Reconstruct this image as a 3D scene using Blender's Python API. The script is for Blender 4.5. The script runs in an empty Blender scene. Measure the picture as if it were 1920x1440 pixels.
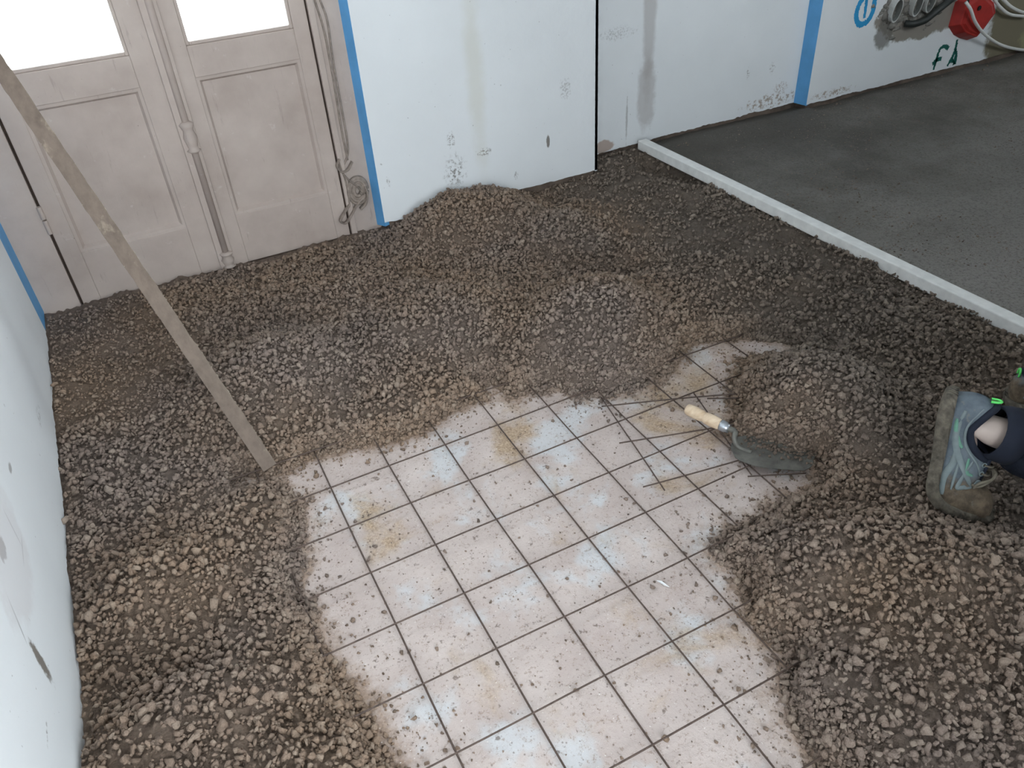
import bpy, bmesh, math, random
import numpy as np
from mathutils import Vector, Matrix
random.seed(7)
RNG = np.random.default_rng(11)
SC = bpy.context.scene
COL = SC.collection

# ------------------------------------------------------------------ camera
F_PX = 1463.0
CAM = np.array([-0.165, -1.443, 1.302])
# columns: image right, image down, view direction (world axes)
RW = np.array([[0.888, -0.315, 0.335], [-0.456, -0.512, 0.728], [-0.058, -0.799, -0.598]])
_u, _s, _v = np.linalg.svd(RW)
RW = _u @ _v
cam_data = bpy.data.cameras.new('camera')
cam_data.sensor_fit = 'HORIZONTAL'
cam_data.sensor_width = 36.0
cam_data.lens = F_PX / 1920.0 * 36.0
cam_data.clip_start = 0.02
cam = bpy.data.objects.new('camera', cam_data)
COL.objects.link(cam)
mw = Matrix.Identity(4)
for r in range(3):
    mw[r][0] = RW[r, 0]; mw[r][1] = -RW[r, 1]; mw[r][2] = -RW[r, 2]; mw[r][3] = CAM[r]
cam.matrix_world = mw
SC.camera = cam

# ------------------------------------------------------------------ world, light, exposure
world = bpy.data.worlds.new('world'); SC.world = world
world.use_nodes = True
bg = world.node_tree.nodes['Background']
bg.inputs['Color'].default_value = (0.90, 0.95, 1.0, 1)
bg.inputs['Strength'].default_value = 7.0
SC.view_settings.view_transform = 'Standard'
SC.view_settings.look = 'None'
SC.view_settings.gamma = 1.0
SC.view_settings.use_curve_mapping = False
SC.view_settings.exposure = 1.10
Y_REAR = -1.85                                   # the wall behind the photographer
OPEN_X = (-0.35, 0.50); OPEN_Z = (0.20, 2.30)   # its glazed opening


def portal(name, loc, rot, sx, sy):
    l = bpy.data.lights.new(name, 'AREA'); l.shape = 'RECTANGLE'; l.size = sx; l.size_y = sy
    l.cycles.is_portal = True
    o = bpy.data.objects.new(name, l); o.location = loc; o.rotation_euler = rot; COL.objects.link(o)
    return o


portal('daylight_rear', ((OPEN_X[0] + OPEN_X[1]) / 2, Y_REAR - 0.16, (OPEN_Z[0] + OPEN_Z[1]) / 2),
       (math.radians(90), 0, 0), OPEN_X[1] - OPEN_X[0], OPEN_Z[1] - OPEN_Z[0])
X_SIDE = 2.45; Y_JOG = -0.95; SIDE_Y = (-1.80, -1.00); SIDE_Z = (0.40, 2.45)   # unseen bay and window added to brighten the left wall
portal('fill_portal_side', (X_SIDE + 0.17, sum(SIDE_Y) / 2, sum(SIDE_Z) / 2), (math.radians(90), 0, math.radians(90)), SIDE_Y[1] - SIDE_Y[0], SIDE_Z[1] - SIDE_Z[0])
JOG_X = (3.35, 4.10); JOG_Z = (1.25, 2.05)       # small unseen window added to brighten the screed and right wall
portal('fill_portal_jog', (sum(JOG_X) / 2, Y_JOG - 0.17, sum(JOG_Z) / 2), (math.radians(90), 0, 0), JOG_X[1] - JOG_X[0], JOG_Z[1] - JOG_Z[0])
portal('daylight_door', (-0.01, 1.36, 1.35), (math.radians(-90), 0, 0), 0.95, 1.2)


# ------------------------------------------------------------------ helpers
def onz(p, z):
    d = RW @ np.array([(p[0] - 960) / F_PX, (p[1] - 720) / F_PX, 1.0])
    return CAM + d * ((z - CAM[2]) / d[2])


def ony(p, y):
    d = RW @ np.array([(p[0] - 960) / F_PX, (p[1] - 720) / F_PX, 1.0])
    return CAM + d * ((y - CAM[1]) / d[1])


def atd(p, depth):
    return CAM + (RW @ np.array([(p[0] - 960) / F_PX, (p[1] - 720) / F_PX, 1.0])) * depth


def empty(name, loc=(0, 0, 0)):
    o = bpy.data.objects.new(name, None); o.location = loc; o.empty_display_size = 0.05
    COL.objects.link(o)
    return o


def tag(o, label=None, cat=None, group=None, kind=None):
    if label: o['label'] = label
    if cat: o['category'] = cat
    if group: o['group'] = group
    if kind: o['kind'] = kind
    return o


def link(name, me, mat=None, parent=None, smooth=False):
    if mat is not None and len(me.materials) == 0:
        me.materials.append(mat)
    if smooth:
        me.polygons.foreach_set('use_smooth', [True] * len(me.polygons))
    o = bpy.data.objects.new(name, me); COL.objects.link(o)
    if parent is not None:
        o.parent = parent
        o.matrix_parent_inverse = Matrix.Translation(parent_world(parent)).inverted()
    return o


def parent_world(p):
    v = Vector(p.location); q = p.parent
    if q is not None:
        v = p.matrix_parent_inverse @ v
        v = v + parent_world(q)
    return v


def mesh_np(name, V, Fc):
    """V (n,3), Fc (m,k) all faces with k corners"""
    me = bpy.data.meshes.new(name)
    V = np.ascontiguousarray(V, dtype=np.float32); Fc = np.ascontiguousarray(Fc, dtype=np.int32)
    m, k = Fc.shape
    me.vertices.add(len(V)); me.vertices.foreach_set('co', V.ravel())
    me.loops.add(m * k); me.loops.foreach_set('vertex_index', Fc.ravel())
    me.polygons.add(m)
    me.polygons.foreach_set('loop_start', np.arange(0, m * k, k, dtype=np.int32))
    me.update(calc_edges=True)
    return me


def mesh_py(name, V, Fc):
    me = bpy.data.meshes.new(name)
    me.from_pydata([tuple(map(float, v)) for v in V], [], [tuple(f) for f in Fc])
    me.update()
    return me


class MB:
    """collects shapes into one mesh"""
    def __init__(self): self.V = []; self.F = []

    def add(self, V, Fc):
        o = len(self.V); self.V += [tuple(map(float, v)) for v in V]
        self.F += [tuple(i + o for i in f) for f in Fc]

    def box(self, x0, x1, y0, y1, z0, z1):
        V = [(x, y, z) for x in (x0, x1) for y in (y0, y1) for z in (z0, z1)]
        self.add(V, [(0, 1, 3, 2), (4, 6, 7, 5), (0, 4, 5, 1), (2, 3, 7, 6), (0, 2, 6, 4), (1, 5, 7, 3)])

    def tube(self, P, r, n=8, cap=True, flat=1.0):
        V, Fc = tube_data(P, r, n, cap, flat); self.add(V, Fc)

    def build(self, name, mat, parent=None, bevel=0, smooth=False, seg=2):
        me = mesh_py(name, self.V, self.F)
        bm = bmesh.new(); bm.from_mesh(me)
        bmesh.ops.recalc_face_normals(bm, faces=bm.faces); bm.to_mesh(me); bm.free()
        o = link(name, me, mat, parent, smooth)
        if bevel:
            b = o.modifiers.new('bevel', 'BEVEL'); b.width = bevel; b.segments = seg; b.limit_method = 'ANGLE'
        return o


def tube_data(P, r, n=8, cap=True, flat=1.0):
    P = np.array(P, float); m = len(P)
    R = np.full(m, r) if np.isscalar(r) else np.array(r, float)
    T = np.gradient(P, axis=0); T /= np.linalg.norm(T, axis=1)[:, None] + 1e-12
    ref = np.array([0, 0, 1.0]) if abs(T[0][2]) < 0.9 else np.array([1.0, 0, 0])
    a = np.cross(T[0], ref); a /= np.linalg.norm(a)
    V = []
    for i in range(m):
        a = a - T[i] * (a @ T[i]); a /= np.linalg.norm(a) + 1e-12
        b = np.cross(T[i], a)
        for k in range(n):
            th = 2 * math.pi * k / n
            V.append(P[i] + R[i] * (math.cos(th) * a + math.sin(th) * b * flat))
    Fc = [(i * n + k, i * n + (k + 1) % n, (i + 1) * n + (k + 1) % n, (i + 1) * n + k) for i in range(m - 1) for k in range(n)]
    if cap:
        Fc.append(tuple(range(n - 1, -1, -1))); Fc.append(tuple((m - 1) * n + k for k in range(n)))
    return V, Fc


def spline(P, n):
    """Catmull-Rom through P, n samples per span"""
    P = [np.array(p, float) for p in P]
    Q = [2 * P[0] - P[1]] + P + [2 * P[-1] - P[-2]]
    out = []
    for i in range(1, len(Q) - 2):
        for k in range(n):
            t = k / n
            out.append(0.5 * (2 * Q[i] + (Q[i + 1] - Q[i - 1]) * t + (2 * Q[i - 1] - 5 * Q[i] + 4 * Q[i + 1] - Q[i + 2]) * t * t
                              + (3 * Q[i] - Q[i - 1] - 3 * Q[i + 1] + Q[i + 2]) * t ** 3))
    out.append(P[-1])
    return np.array(out)


_LAT = RNG.random((256, 256))


def vnoise(x, y, seed=0):
    x = np.asarray(x) + seed * 17.31; y = np.asarray(y) + seed * 9.77
    xi = np.floor(x).astype(int); yi = np.floor(y).astype(int)
    fx = x - xi; fy = y - yi
    fx = fx * fx * fx * (fx * (fx * 6 - 15) + 10); fy = fy * fy * fy * (fy * (fy * 6 - 15) + 10)
    g = lambda a, b: _LAT[a & 255, b & 255]
    return ((g(xi, yi) * (1 - fx) + g(xi + 1, yi) * fx) * (1 - fy) + (g(xi, yi + 1) * (1 - fx) + g(xi + 1, yi + 1) * fx) * fy) * 2 - 1


def fbm(x, y, oct=3, seed=0):
    s = 0; a = 1; t = 0
    for o in range(oct):
        s = s + a * vnoise(x * 2 ** o, y * 2 ** o, seed + o * 3); t += a; a *= 0.5
    return s / t


def sstep(a, b, x):
    t = np.clip((x - a) / (b - a), 0, 1); return t * t * (3 - 2 * t)


# ------------------------------------------------------------------ materials
def srgb(r, g, b):
    f = lambda c: (c / 255 / 12.92) if c / 255 <= 0.04045 else ((c / 255 + 0.055) / 1.055) ** 2.4
    return (f(r), f(g), f(b), 1.0)


class NT:
    def __init__(self, name):
        self.mat = bpy.data.materials.new(name); self.mat.use_nodes = True
        self.t = self.mat.node_tree; self.b = self.t.nodes['Principled BSDF']
        self.out = self.t.nodes['Material Output']
        self._pos = None

    def n(self, typ, **kw):
        nd = self.t.nodes.new(typ)
        for k, v in kw.items(): setattr(nd, k, v)
        return nd

    def l(self, a, b): self.t.links.new(a, b)

    def pos(self):
        if self._pos is None: self._pos = self.n('ShaderNodeNewGeometry').outputs['Position']
        return self._pos

    def noise(self, scale, detail=4, rough=0.55, vec=None, dist=0):
        nd = self.n('ShaderNodeTexNoise'); nd.inputs['Scale'].default_value = scale
        nd.inputs['Detail'].default_value = detail; nd.inputs['Roughness'].default_value = rough
        nd.inputs['Distortion'].default_value = dist
        self.l(vec if vec is not None else self.pos(), nd.inputs['Vector'])
        return nd.outputs['Fac']

    def voro(self, scale, vec=None, feature='F1', out='Distance'):
        nd = self.n('ShaderNodeTexVoronoi'); nd.feature = feature; nd.inputs['Scale'].default_value = scale
        self.l(vec if vec is not None else self.pos(), nd.inputs['Vector'])
        return nd.outputs[out]

    def ramp(self, fac, stops):
        nd = self.n('ShaderNodeValToRGB'); cr = nd.color_ramp
        while len(cr.elements) < len(stops): cr.elements.new(0.5)
        for e, (p, c) in zip(cr.elements, stops): e.position = p; e.color = c
        self.l(fac, nd.inputs['Fac']); return nd.outputs['Color']

    def rng(self, fac, a, b, c=0.0, d=1.0, smooth=True):
        nd = self.n('ShaderNodeMapRange'); nd.interpolation_type = 'SMOOTHSTEP' if smooth else 'LINEAR'
        for k, v in (('From Min', a), ('From Max', b), ('To Min', c), ('To Max', d)): nd.inputs[k].default_value = v
        self.l(fac, nd.inputs['Value']); return nd.outputs['Result']

    def math(self, op, a, b=None, clamp=False):
        nd = self.n('ShaderNodeMath', operation=op); nd.use_clamp = clamp
        for i, v in enumerate((a, b)):
            if v is None: continue
            if isinstance(v, (int, float)): nd.inputs[i].default_value = v
            else: self.l(v, nd.inputs[i])
        return nd.outputs[0]

    def mix(self, fac, a, b, blend='MIX'):
        nd = self.n('ShaderNodeMix', data_type='RGBA', blend_type=blend)
        ins = [s for s in nd.inputs if s.type == 'RGBA']
        for s, v in ((nd.inputs[0], fac), (ins[0], a), (ins[1], b)):
            if isinstance(v, (int, float)): s.default_value = v
            elif isinstance(v, tuple): s.default_value = v
            else: self.l(v, s)
        return [s for s in nd.outputs if s.type == 'RGBA'][0]

    def sep(self):
        nd = self.n('ShaderNodeSeparateXYZ'); self.l(self.pos(), nd.inputs[0]); return nd.outputs

    def attr(self, name):
        return self.n('ShaderNodeAttribute', attribute_name=name).outputs['Fac']

    def bump(self, h, strength=0.3, dist=0.01):
        nd = self.n('ShaderNodeBump'); nd.inputs['Strength'].default_value = strength
        nd.inputs['Distance'].default_value = dist
        self.l(h, nd.inputs['Height']); self.l(nd.outputs['Normal'], self.b.inputs['Normal'])

    def done(self, color=None, rough=0.7, metal=0.0, spec=0.5):
        if color is not None:
            if isinstance(color, tuple): self.b.inputs['Base Color'].default_value = color
            else: self.l(color, self.b.inputs['Base Color'])
        if isinstance(rough, (int, float)): self.b.inputs['Roughness'].default_value = rough
        else: self.l(rough, self.b.inputs['Roughness'])
        self.b.inputs['Metallic'].default_value = metal
        self.b.inputs['Specular IOR Level'].default_value = spec
        return self.mat


def spot(m, axes, c, r, soft=0.35, nscale=30, namp=0.6, rot=0.0, brk=0.0):
    """mask of a blotch on a wall: ellipse centre c, radii r in two world axes, ragged by noise"""
    s = m.sep()
    a = m.math('SUBTRACT', s[axes[0]], c[0]); b = m.math('SUBTRACT', s[axes[1]], c[1])
    if rot:
        ca, sa = math.cos(rot), math.sin(rot)
        a2 = m.math('ADD', m.math('MULTIPLY', a, ca), m.math('MULTIPLY', b, sa))
        b2 = m.math('SUBTRACT', m.math('MULTIPLY', b, ca), m.math('MULTIPLY', a, sa))
        a, b = a2, b2
    a = m.math('DIVIDE', a, r[0]); b = m.math('DIVIDE', b, r[1])
    d = m.math('SQRT', m.math('ADD', m.math('MULTIPLY', a, a), m.math('MULTIPLY', b, b)))
    nz = m.math('MULTIPLY', m.math('SUBTRACT', m.noise(nscale, 5, 0.65), 0.5), namp * 2)
    k = m.rng(m.math('ADD', d, nz), 1.0, 1.0 - soft)
    if brk:
        k = m.math('MULTIPLY', k, m.rng(m.noise(brk, 4, 0.7), 0.47, 0.58))
    return k


def simple(name, col, rough=0.6, metal=0.0, var=0.12, scale=25, spec=0.5, bump=0.0, bscale=80):
    m = NT(name)
    n = m.noise(scale, 4)
    dark = tuple(c * (1 - var * 1.6) for c in col[:3]) + (1,); lite = tuple(min(1, c * (1 + var)) for c in col[:3]) + (1,)
    c = m.ramp(n, [(0.3, dark), (0.7, lite)])
    if bump: m.bump(m.noise(bscale, 3), bump, 0.004)
    return m.done(c, rough, metal, spec)


WALL_WHITE = srgb(232, 234, 236)
STAIN = srgb(112, 104, 98)


def plaster(name, marks=(), base=WALL_WHITE):
    m = NT(name)
    n = m.noise(2.3, 4); n2 = m.noise(45, 3, 0.7)
    c = m.ramp(n, [(0.3, tuple(v * 0.93 for v in base[:3]) + (1,)), (0.7, base)])
    sp = m.rng(m.noise(70, 2, 0.5), 0.74, 0.80)
    c = m.mix(m.math('MULTIPLY', sp, 0.45), c, STAIN)
    for axes, ctr, rad, colr, amt, kw in marks:
        c = m.mix(m.math('MULTIPLY', spot(m, axes, ctr, rad, **kw), amt), c, colr)
    m.bump(m.noise(9, 6, 0.6), 0.25, 0.01)
    return m.done(c, 0.75, 0, 0.3)


XZ = (0, 2); YZ = (1, 2)
FLECK = dict(soft=0.6, nscale=90, namp=0.9, brk=130)
M = {}
LINE = dict(soft=0.6, nscale=40, namp=0.3)
M['wall_left'] = plaster('plaster_left', [
    (YZ, (-0.394, 0.219), (0.017, 0.058), srgb(120, 112, 104), 0.95, dict(soft=0.5, nscale=60, namp=0.7, rot=-0.22)),
    (YZ, (-0.26, 0.365), (0.030, 0.024), srgb(96, 82, 76), 0.9, dict(soft=0.3, nscale=60, namp=0.6)),
    (YZ, (0.014, 0.327), (0.020, 0.010), STAIN, 0.6, dict(soft=0.5, nscale=80, namp=0.5)),
    (YZ, (-0.375, 0.310), (0.0035, 0.055), srgb(168, 168, 168), 0.9, dict(soft=0.6, nscale=14, namp=0.2, rot=-0.57)),
    (YZ, (-0.16, 0.32), (0.0035, 0.05), srgb(172, 172, 172), 0.9, dict(soft=0.6, nscale=14, namp=0.3, rot=-0.3)),
    (YZ, (-0.18, 0.28), (0.05, 0.003), srgb(172, 172, 172), 0.8, dict(soft=0.6, nscale=14, namp=0.3, rot=0.1)),
    (YZ, (-0.25, 0.33), (0.16, 0.10), srgb(214, 211, 212), 0.6, dict(soft=0.3, nscale=12, namp=0.5)),
    (YZ, (-0.53, 0.21), (0.03, 0.004), STAIN, 0.6, FLECK),
    (YZ, (0.45, 0.16), (0.06, 0.02), STAIN, 0.35, FLECK),
])
M['wall_pillar'] = plaster('plaster_pillar', [
    (XZ, (0.875, 0.20), (0.055, 0.085), STAIN, 0.85, dict(soft=0.9, nscale=60, namp=0.8, brk=75)),
    (XZ, (0.872, 0.325), (0.018, 0.035), STAIN, 0.7, FLECK),
    (XZ, (1.00, 0.25), (0.035, 0.02), STAIN, 0.8, FLECK),
    (XZ, (1.276, 0.23), (0.009, 0.026), STAIN, 0.9, dict(soft=0.3, nscale=70, namp=0.4)),
    (XZ, (1.129, 0.124), (0.012, 0.02), STAIN, 0.7, FLECK),
    (XZ, (0.613, 0.225), (0.008, 0.025), STAIN, 0.6, FLECK),
    (XZ, (1.357, 0.418), (0.03, 0.05), STAIN, 0.4, FLECK),
    (XZ, (0.99, 0.55), (0.05, 0.5), srgb(205, 200, 180), 0.35, dict(soft=0.8, nscale=6, namp=0.6)),
])
PATCH = srgb(160, 152, 148)
M['wall_recess'] = plaster('plaster_recess', [
    (XZ, (1.855, 0.80), (0.042, 0.72), PATCH, 0.5, dict(soft=0.45, nscale=9, namp=0.45)),
    (XZ, (1.855, 0.24), (0.058, 0.20), PATCH, 0.5, dict(soft=0.45, nscale=10, namp=0.6)),
    (XZ, (1.757, 0.17), (0.006, 0.12), STAIN, 0.45, dict(soft=0.5, nscale=60, namp=0.6)),
    (XZ, (1.64, 0.08), (0.06, 0.03), srgb(178, 158, 146), 0.9, dict(soft=0.25, nscale=25, namp=0.4)),
    (XZ, (2.56, 0.10), (0.17, 0.035), srgb(165, 150, 138), 0.9, dict(soft=0.35, nscale=40, namp=0.8, brk=50)),
    (XZ, (2.62, 0.15), (0.05, 0.03), srgb(168, 150, 140), 0.8, FLECK),
    (XZ, (2.41, 0.25), (0.010, 0.035), STAIN, 0.7, FLECK),
    (XZ, (2.55, 0.25), (0.02, 0.03), STAIN, 0.5, FLECK),
    (XZ, (1.70, 0.53), (0.10, 0.03), STAIN, 0.35, FLECK),
])
CHASE = srgb(138, 130, 120)
M['wall_right_part'] = plaster('plaster_right_part', [
    (XZ, (3.42, 0.36), (0.33, 0.115), CHASE, 0.95, dict(soft=0.12, nscale=14, namp=0.35)),
    (XZ, (3.17, 0.31), (0.07, 0.08), srgb(110, 106, 100), 0.8, dict(soft=0.3, nscale=20, namp=0.5)),
    (XZ, (4.72, 0.5), (0.82, 1.2), srgb(128, 120, 100), 1.0, dict(soft=0.06, nscale=10, namp=0.12)),
    (XZ, (4.35, 0.28), (0.16, 0.3), srgb(160, 158, 120), 0.7, dict(soft=0.3, nscale=14, namp=0.5)),
    (XZ, (2.90, 0.09), (0.15, 0.02), srgb(165, 150, 138), 0.9, dict(soft=0.35, nscale=40, namp=0.8, brk=50)),
])
M['masonry'] = simple('masonry', srgb(112, 97, 86), 0.9, var=0.25, scale=14, bump=0.6, bscale=60)
M['blue'] = simple('blue_paint', srgb(96, 164, 218), 0.65, var=0.08, scale=12)
M['white_ceiling'] = simple('ceiling_paint', srgb(225, 225, 222), 0.85, var=0.03)


def door_paint():
    m = NT('door_paint')
    n = m.noise(5, 5, 0.6)
    c = m.ramp(n, [(0.3, srgb(171, 155, 146)), (0.7, srgb(192, 177, 168))])
    mp = m.n('ShaderNodeMapping'); mp.inputs['Scale'].default_value = (1, 1, 0.12)
    m.l(m.pos(), mp.inputs[0])
    g = m.noise(60, 4, 0.7, mp.outputs[0])
    c = m.mix(m.rng(g, 0.62, 0.74, 0, 0.35), c, srgb(138, 122, 114))
    c = m.mix(m.rng(m.noise(16, 4, 0.7), 0.63, 0.72, 0, 0.4), c, srgb(205, 196, 192))
    c = m.mix(m.rng(m.noise(140, 2), 0.76, 0.80, 0, 0.6), c, srgb(95, 80, 72))
    m.bump(g, 0.12, 0.003)
    return m.done(c, 0.6, 0, 0.35)


M['door'] = door_paint()
M['door_bare'] = simple('scuffed_frame', srgb(160, 140, 126), 0.75, var=0.15, scale=18)
M['gap'] = simple('old_dark_joint', srgb(66, 52, 44), 0.9)


def glass_mat():
    m = NT('window_glass')
    t = m.n('ShaderNodeBsdfTransparent'); g = m.n('ShaderNodeBsdfGlossy'); g.inputs['Roughness'].default_value = 0.05
    fr = m.n('ShaderNodeFresnel'); fr.inputs['IOR'].default_value = 1.45
    mx = m.n('ShaderNodeMixShader'); m.l(fr.outputs[0], mx.inputs[0]); m.l(t.outputs[0], mx.inputs[1]); m.l(g.outputs[0], mx.inputs[2])
    t.inputs['Color'].default_value = (0.93, 0.95, 0.95, 1)
    m.l(mx.outputs[0], m.out.inputs['Surface'])
    return m.mat


M['glass'] = glass_mat()


def slab_mat():
    m = NT('dusty_slab')
    n = m.noise(7, 5, 0.6); n2 = m.noise(3.2, 5, 0.62, dist=0.4); n3 = m.noise(5.1, 4, 0.6, dist=0.2)
    c = m.ramp(n, [(0.3, srgb(190, 174, 168)), (0.7, srgb(210, 196, 190))])
    c = m.mix(m.rng(n3, 0.52, 0.64, 0, 0.85), c, srgb(208, 208, 210))          # bluish grey clean concrete
    sand = m.rng(n2, 0.54, 0.68, 0, 0.9)
    gr = m.noise(170, 3, 0.7)
    sandc = m.ramp(gr, [(0.35, srgb(150, 124, 98)), (0.65, srgb(202, 178, 150))])
    c = m.mix(sand, c, sandc)
    c = m.mix(m.rng(m.math('ADD', m.attr('dust'), m.math('MULTIPLY', m.math('SUBTRACT', m.noise(26, 4, 0.7), 0.5), 1.3)), 0.25, 0.85, 0, 0.8), c, m.ramp(gr, [(0.35, srgb(128, 104, 86)), (0.65, srgb(176, 150, 128))]))
    c = m.mix(m.rng(m.noise(130, 3, 0.7), 0.54, 0.70, 0, 0.6), c, srgb(150, 128, 112))
    c = m.mix(m.rng(m.voro(55), 0.13, 0.07, 0, 0.55), c, srgb(104, 88, 78))
    c = m.mix(m.rng(m.noise(60, 3, 0.65), 0.62, 0.72, 0, 0.7), c, srgb(100, 84, 72))
    c = m.mix(m.rng(m.noise(210, 1), 0.74, 0.78, 0, 0.8), c, srgb(232, 226, 220))
    m.bump(m.math('ADD', m.noise(150, 4, 0.7), m.math('MULTIPLY', m.noise(28, 4), 1.5)), 0.4, 0.006)
    return m.done(c, 0.85, 0, 0.2)


M['slab'] = slab_mat()


def screed_mat():
    m = NT('levelled_screed')
    n = m.noise(1.6, 5, 0.6); n2 = m.noise(110, 4, 0.75)
    c = m.ramp(n, [(0.3, srgb(124, 117, 107)), (0.7, srgb(158, 151, 142))])
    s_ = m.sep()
    lit_front = m.rng(m.math('ADD', m.math('SUBTRACT', m.math('MULTIPLY', s_[0], 0.25), m.math('MULTIPLY', s_[1], 0.9)), m.math('MULTIPLY', m.math('SUBTRACT', m.noise(3.0, 5, 0.65), 0.5), 1.6)), -0.55, 0.75)
    c = m.mix(lit_front, m.mix(0.6, c, srgb(72, 68, 60)), m.mix(0.55, c, srgb(182, 178, 174)))     # painted shade towards the wall, painted sheen towards the front
    c = m.mix(m.rng(n2, 0.45, 0.68, 0, 0.5), c, srgb(78, 74, 68))
    c = m.mix(m.math('MULTIPLY', m.rng(m.noise(150, 2), 0.66, 0.74, 0, 0.8), m.rng(m.noise(2.2, 3, 0.6), 0.45, 0.62)), c, srgb(176, 174, 170))
    c = m.mix(m.rng(m.noise(22, 5, 0.75), 0.66, 0.73, 0, 0.75), c, srgb(48, 45, 41))
    m.bump(m.math('ADD', m.noise(160, 4, 0.7), m.math('MULTIPLY', m.noise(24, 6, 0.75), 2.5)), 0.9, 0.010)
    return m.done(c, 0.72, 0, 0.35)


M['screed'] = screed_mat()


def mix_mat(name, pebble):
    m = NT(name)
    big = m.noise(2.1, 3, 0.55)
    s = m.sep()
    brown = srgb(180, 153, 131); grey = srgb(168, 149, 138); wet = srgb(144, 132, 121)
    # wetter, greyer mix towards the straightedge
    wetf = m.rng(m.math('ADD', s[0], m.math('MULTIPLY', m.math('SUBTRACT', big, 0.5), 1.4)), 0.9, 1.6)
    c = m.ramp(big, [(0.38, brown), (0.62, grey)])
    c = m.mix(m.math('MULTIPLY', wetf, 0.75), c, wet)
    fine = m.noise(230, 4, 0.7)
    c = m.mix(m.rng(fine, 0.4, 0.7, 0, 0.42), c, srgb(110, 94, 82))
    if pebble:
        t = m.attr('tint')
        c = m.mix(m.rng(t, 0.0, 0.35, 0.50, 0.0), c, srgb(84, 74, 66))
        c = m.mix(m.rng(t, 0.6, 1.0, 0.0, 0.38), c, srgb(206, 188, 170))
    else:
        c = m.mix(0.5, c, srgb(76, 66, 57))  # base darkened so the gaps between grains look shaded
    m.bump(m.math('ADD', fine, m.math('MULTIPLY', m.noise(110, 5, 0.75), 2.0)), 0.9, 0.005)
    return m.done(c, 0.68, 0, 0.35)


M['mix'] = mix_mat('wet_mix', False)
M['pebble'] = mix_mat('mix_aggregate', True)
M['wire'] = simple('rusty_wire', srgb(92, 76, 68), 0.6, 0.3, var=0.25, scale=90)
M['alu'] = simple('brushed_aluminium', srgb(243, 242, 239), 0.42, 0.0, var=0.06, scale=30, bump=0.1)


def lath_mat():
    m = NT('muddy_lath')
    mp = m.n('ShaderNodeMapping'); m.l(m.n('ShaderNodeTexCoord').outputs['Object'], mp.inputs[0])
    mp.inputs['Scale'].default_value = (1, 1, 0.25)
    n = m.noise(40, 5, 0.7, mp.outputs[0])
    c = m.ramp(n, [(0.3, srgb(102, 89, 79)), (0.62, srgb(122, 107, 96))])
    c = m.mix(m.rng(m.noise(24, 4, 0.7, mp.outputs[0]), 0.60, 0.72, 0, 0.45), c, srgb(170, 156, 138))
    m.bump(n, 0.4, 0.003)
    return m.done(c, 0.7, 0, 0.3)


M['lath'] = lath_mat()

# ------------------------------------------------------------------ room shell
Z_SLAB = -0.012
Y_DOOR = 1.24; Y_PIL = 1.19; Y_REC = 1.36; Y_RGT = 1.30
X_PIL0 = 0.575; X_PIL1 = 1.502; X_STEP = 2.735; X_RIGHT = 4.75; Z_CEIL = 2.6


def xl(y): return -0.572 - 0.018 * y


gx = np.concatenate([[-0.95], np.arange(-0.62, 1.9, 0.015), [X_RIGHT + 0.3]]); gy = np.concatenate([[Y_REAR - 0.3], np.arange(-1.5, 1.4, 0.015), [1.75]])
FX, FY = np.meshgrid(gx, gy, indexing='ij'); I = np.arange(FX.size).reshape(FX.shape)
floor_me = mesh_np('floor', np.c_[FX.ravel(), FY.ravel(), np.full(FX.size, Z_SLAB)], np.stack([I[:-1, :-1], I[1:, :-1], I[1:, 1:], I[:-1, 1:]], -1).reshape(-1, 4))
floor = link('floor', floor_me, M['slab']); tag(floor, 'dusty pale concrete subfloor under the wire mesh', None, None, 'structure')
m = MB(); m.box(-0.95, X_SIDE + 0.15, Y_REAR - 0.15, 1.75, Z_CEIL, Z_CEIL + 0.1); m.box(X_SIDE + 0.15, X_RIGHT + 0.15, Y_JOG - 0.15, 1.75, Z_CEIL, Z_CEIL + 0.1)
ceiling = m.build('ceiling', M['white_ceiling']); tag(ceiling, 'plain white ceiling of the room', None, None, 'structure')


def plaster_sheet(name, P0, P1, zb, mat, parent, thick=0.012, amp=0.012, seed=0, ztop=Z_CEIL, step=0.007):
    """plaster skin from P0 to P1 (plan points) with a ragged lower edge; thickness goes to the room side's back"""
    P0 = np.array(P0); P1 = np.array(P1); L = np.linalg.norm(P1 - P0); n = max(2, int(L / step))
    t = np.linspace(0, 1, n + 1); d = (P1 - P0) / L; nor = np.array([-d[1], d[0]])   # back side
    z0 = zb[0] + (zb[1] - zb[0]) * t + amp * (0.7 * fbm(t * L * 9, t * 0 + seed, 3, seed) + 0.3 * fbm(t * L * 60, t * 0 + seed, 2, seed + 5))
    XY = P0 + np.outer(t, P1 - P0); B = XY + nor * thick
    zm = np.full(n + 1, max(zb) + 0.15)
    V = np.concatenate([np.c_[XY, z0], np.c_[XY, zm], np.c_[XY, np.full(n + 1, ztop)], np.c_[B, z0], np.c_[B, np.full(n + 1, ztop)]])
    k = n + 1; i = np.arange(n)
    Fc = np.concatenate([np.c_[i, i + 1, i + 1 + k, i + k], np.c_[i + k, i + 1 + k, i + 1 + 2 * k, i + 2 * k],
                         np.c_[i + 3 * k, i + 3 * k + 1, i + 1, i], np.c_[i + 2 * k, i + 2 * k + 1, i + 4 * k + 1, i + 4 * k],
                         [[0, k, 4 * k, 3 * k], [k, 2 * k, 4 * k, 4 * k], [n, 3 * k + n, 4 * k + n, k + n]]])
    me = mesh_py(name, V, [tuple(dict.fromkeys(map(int, f))) for f in Fc])
    return link(name, me, mat, parent)


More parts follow.
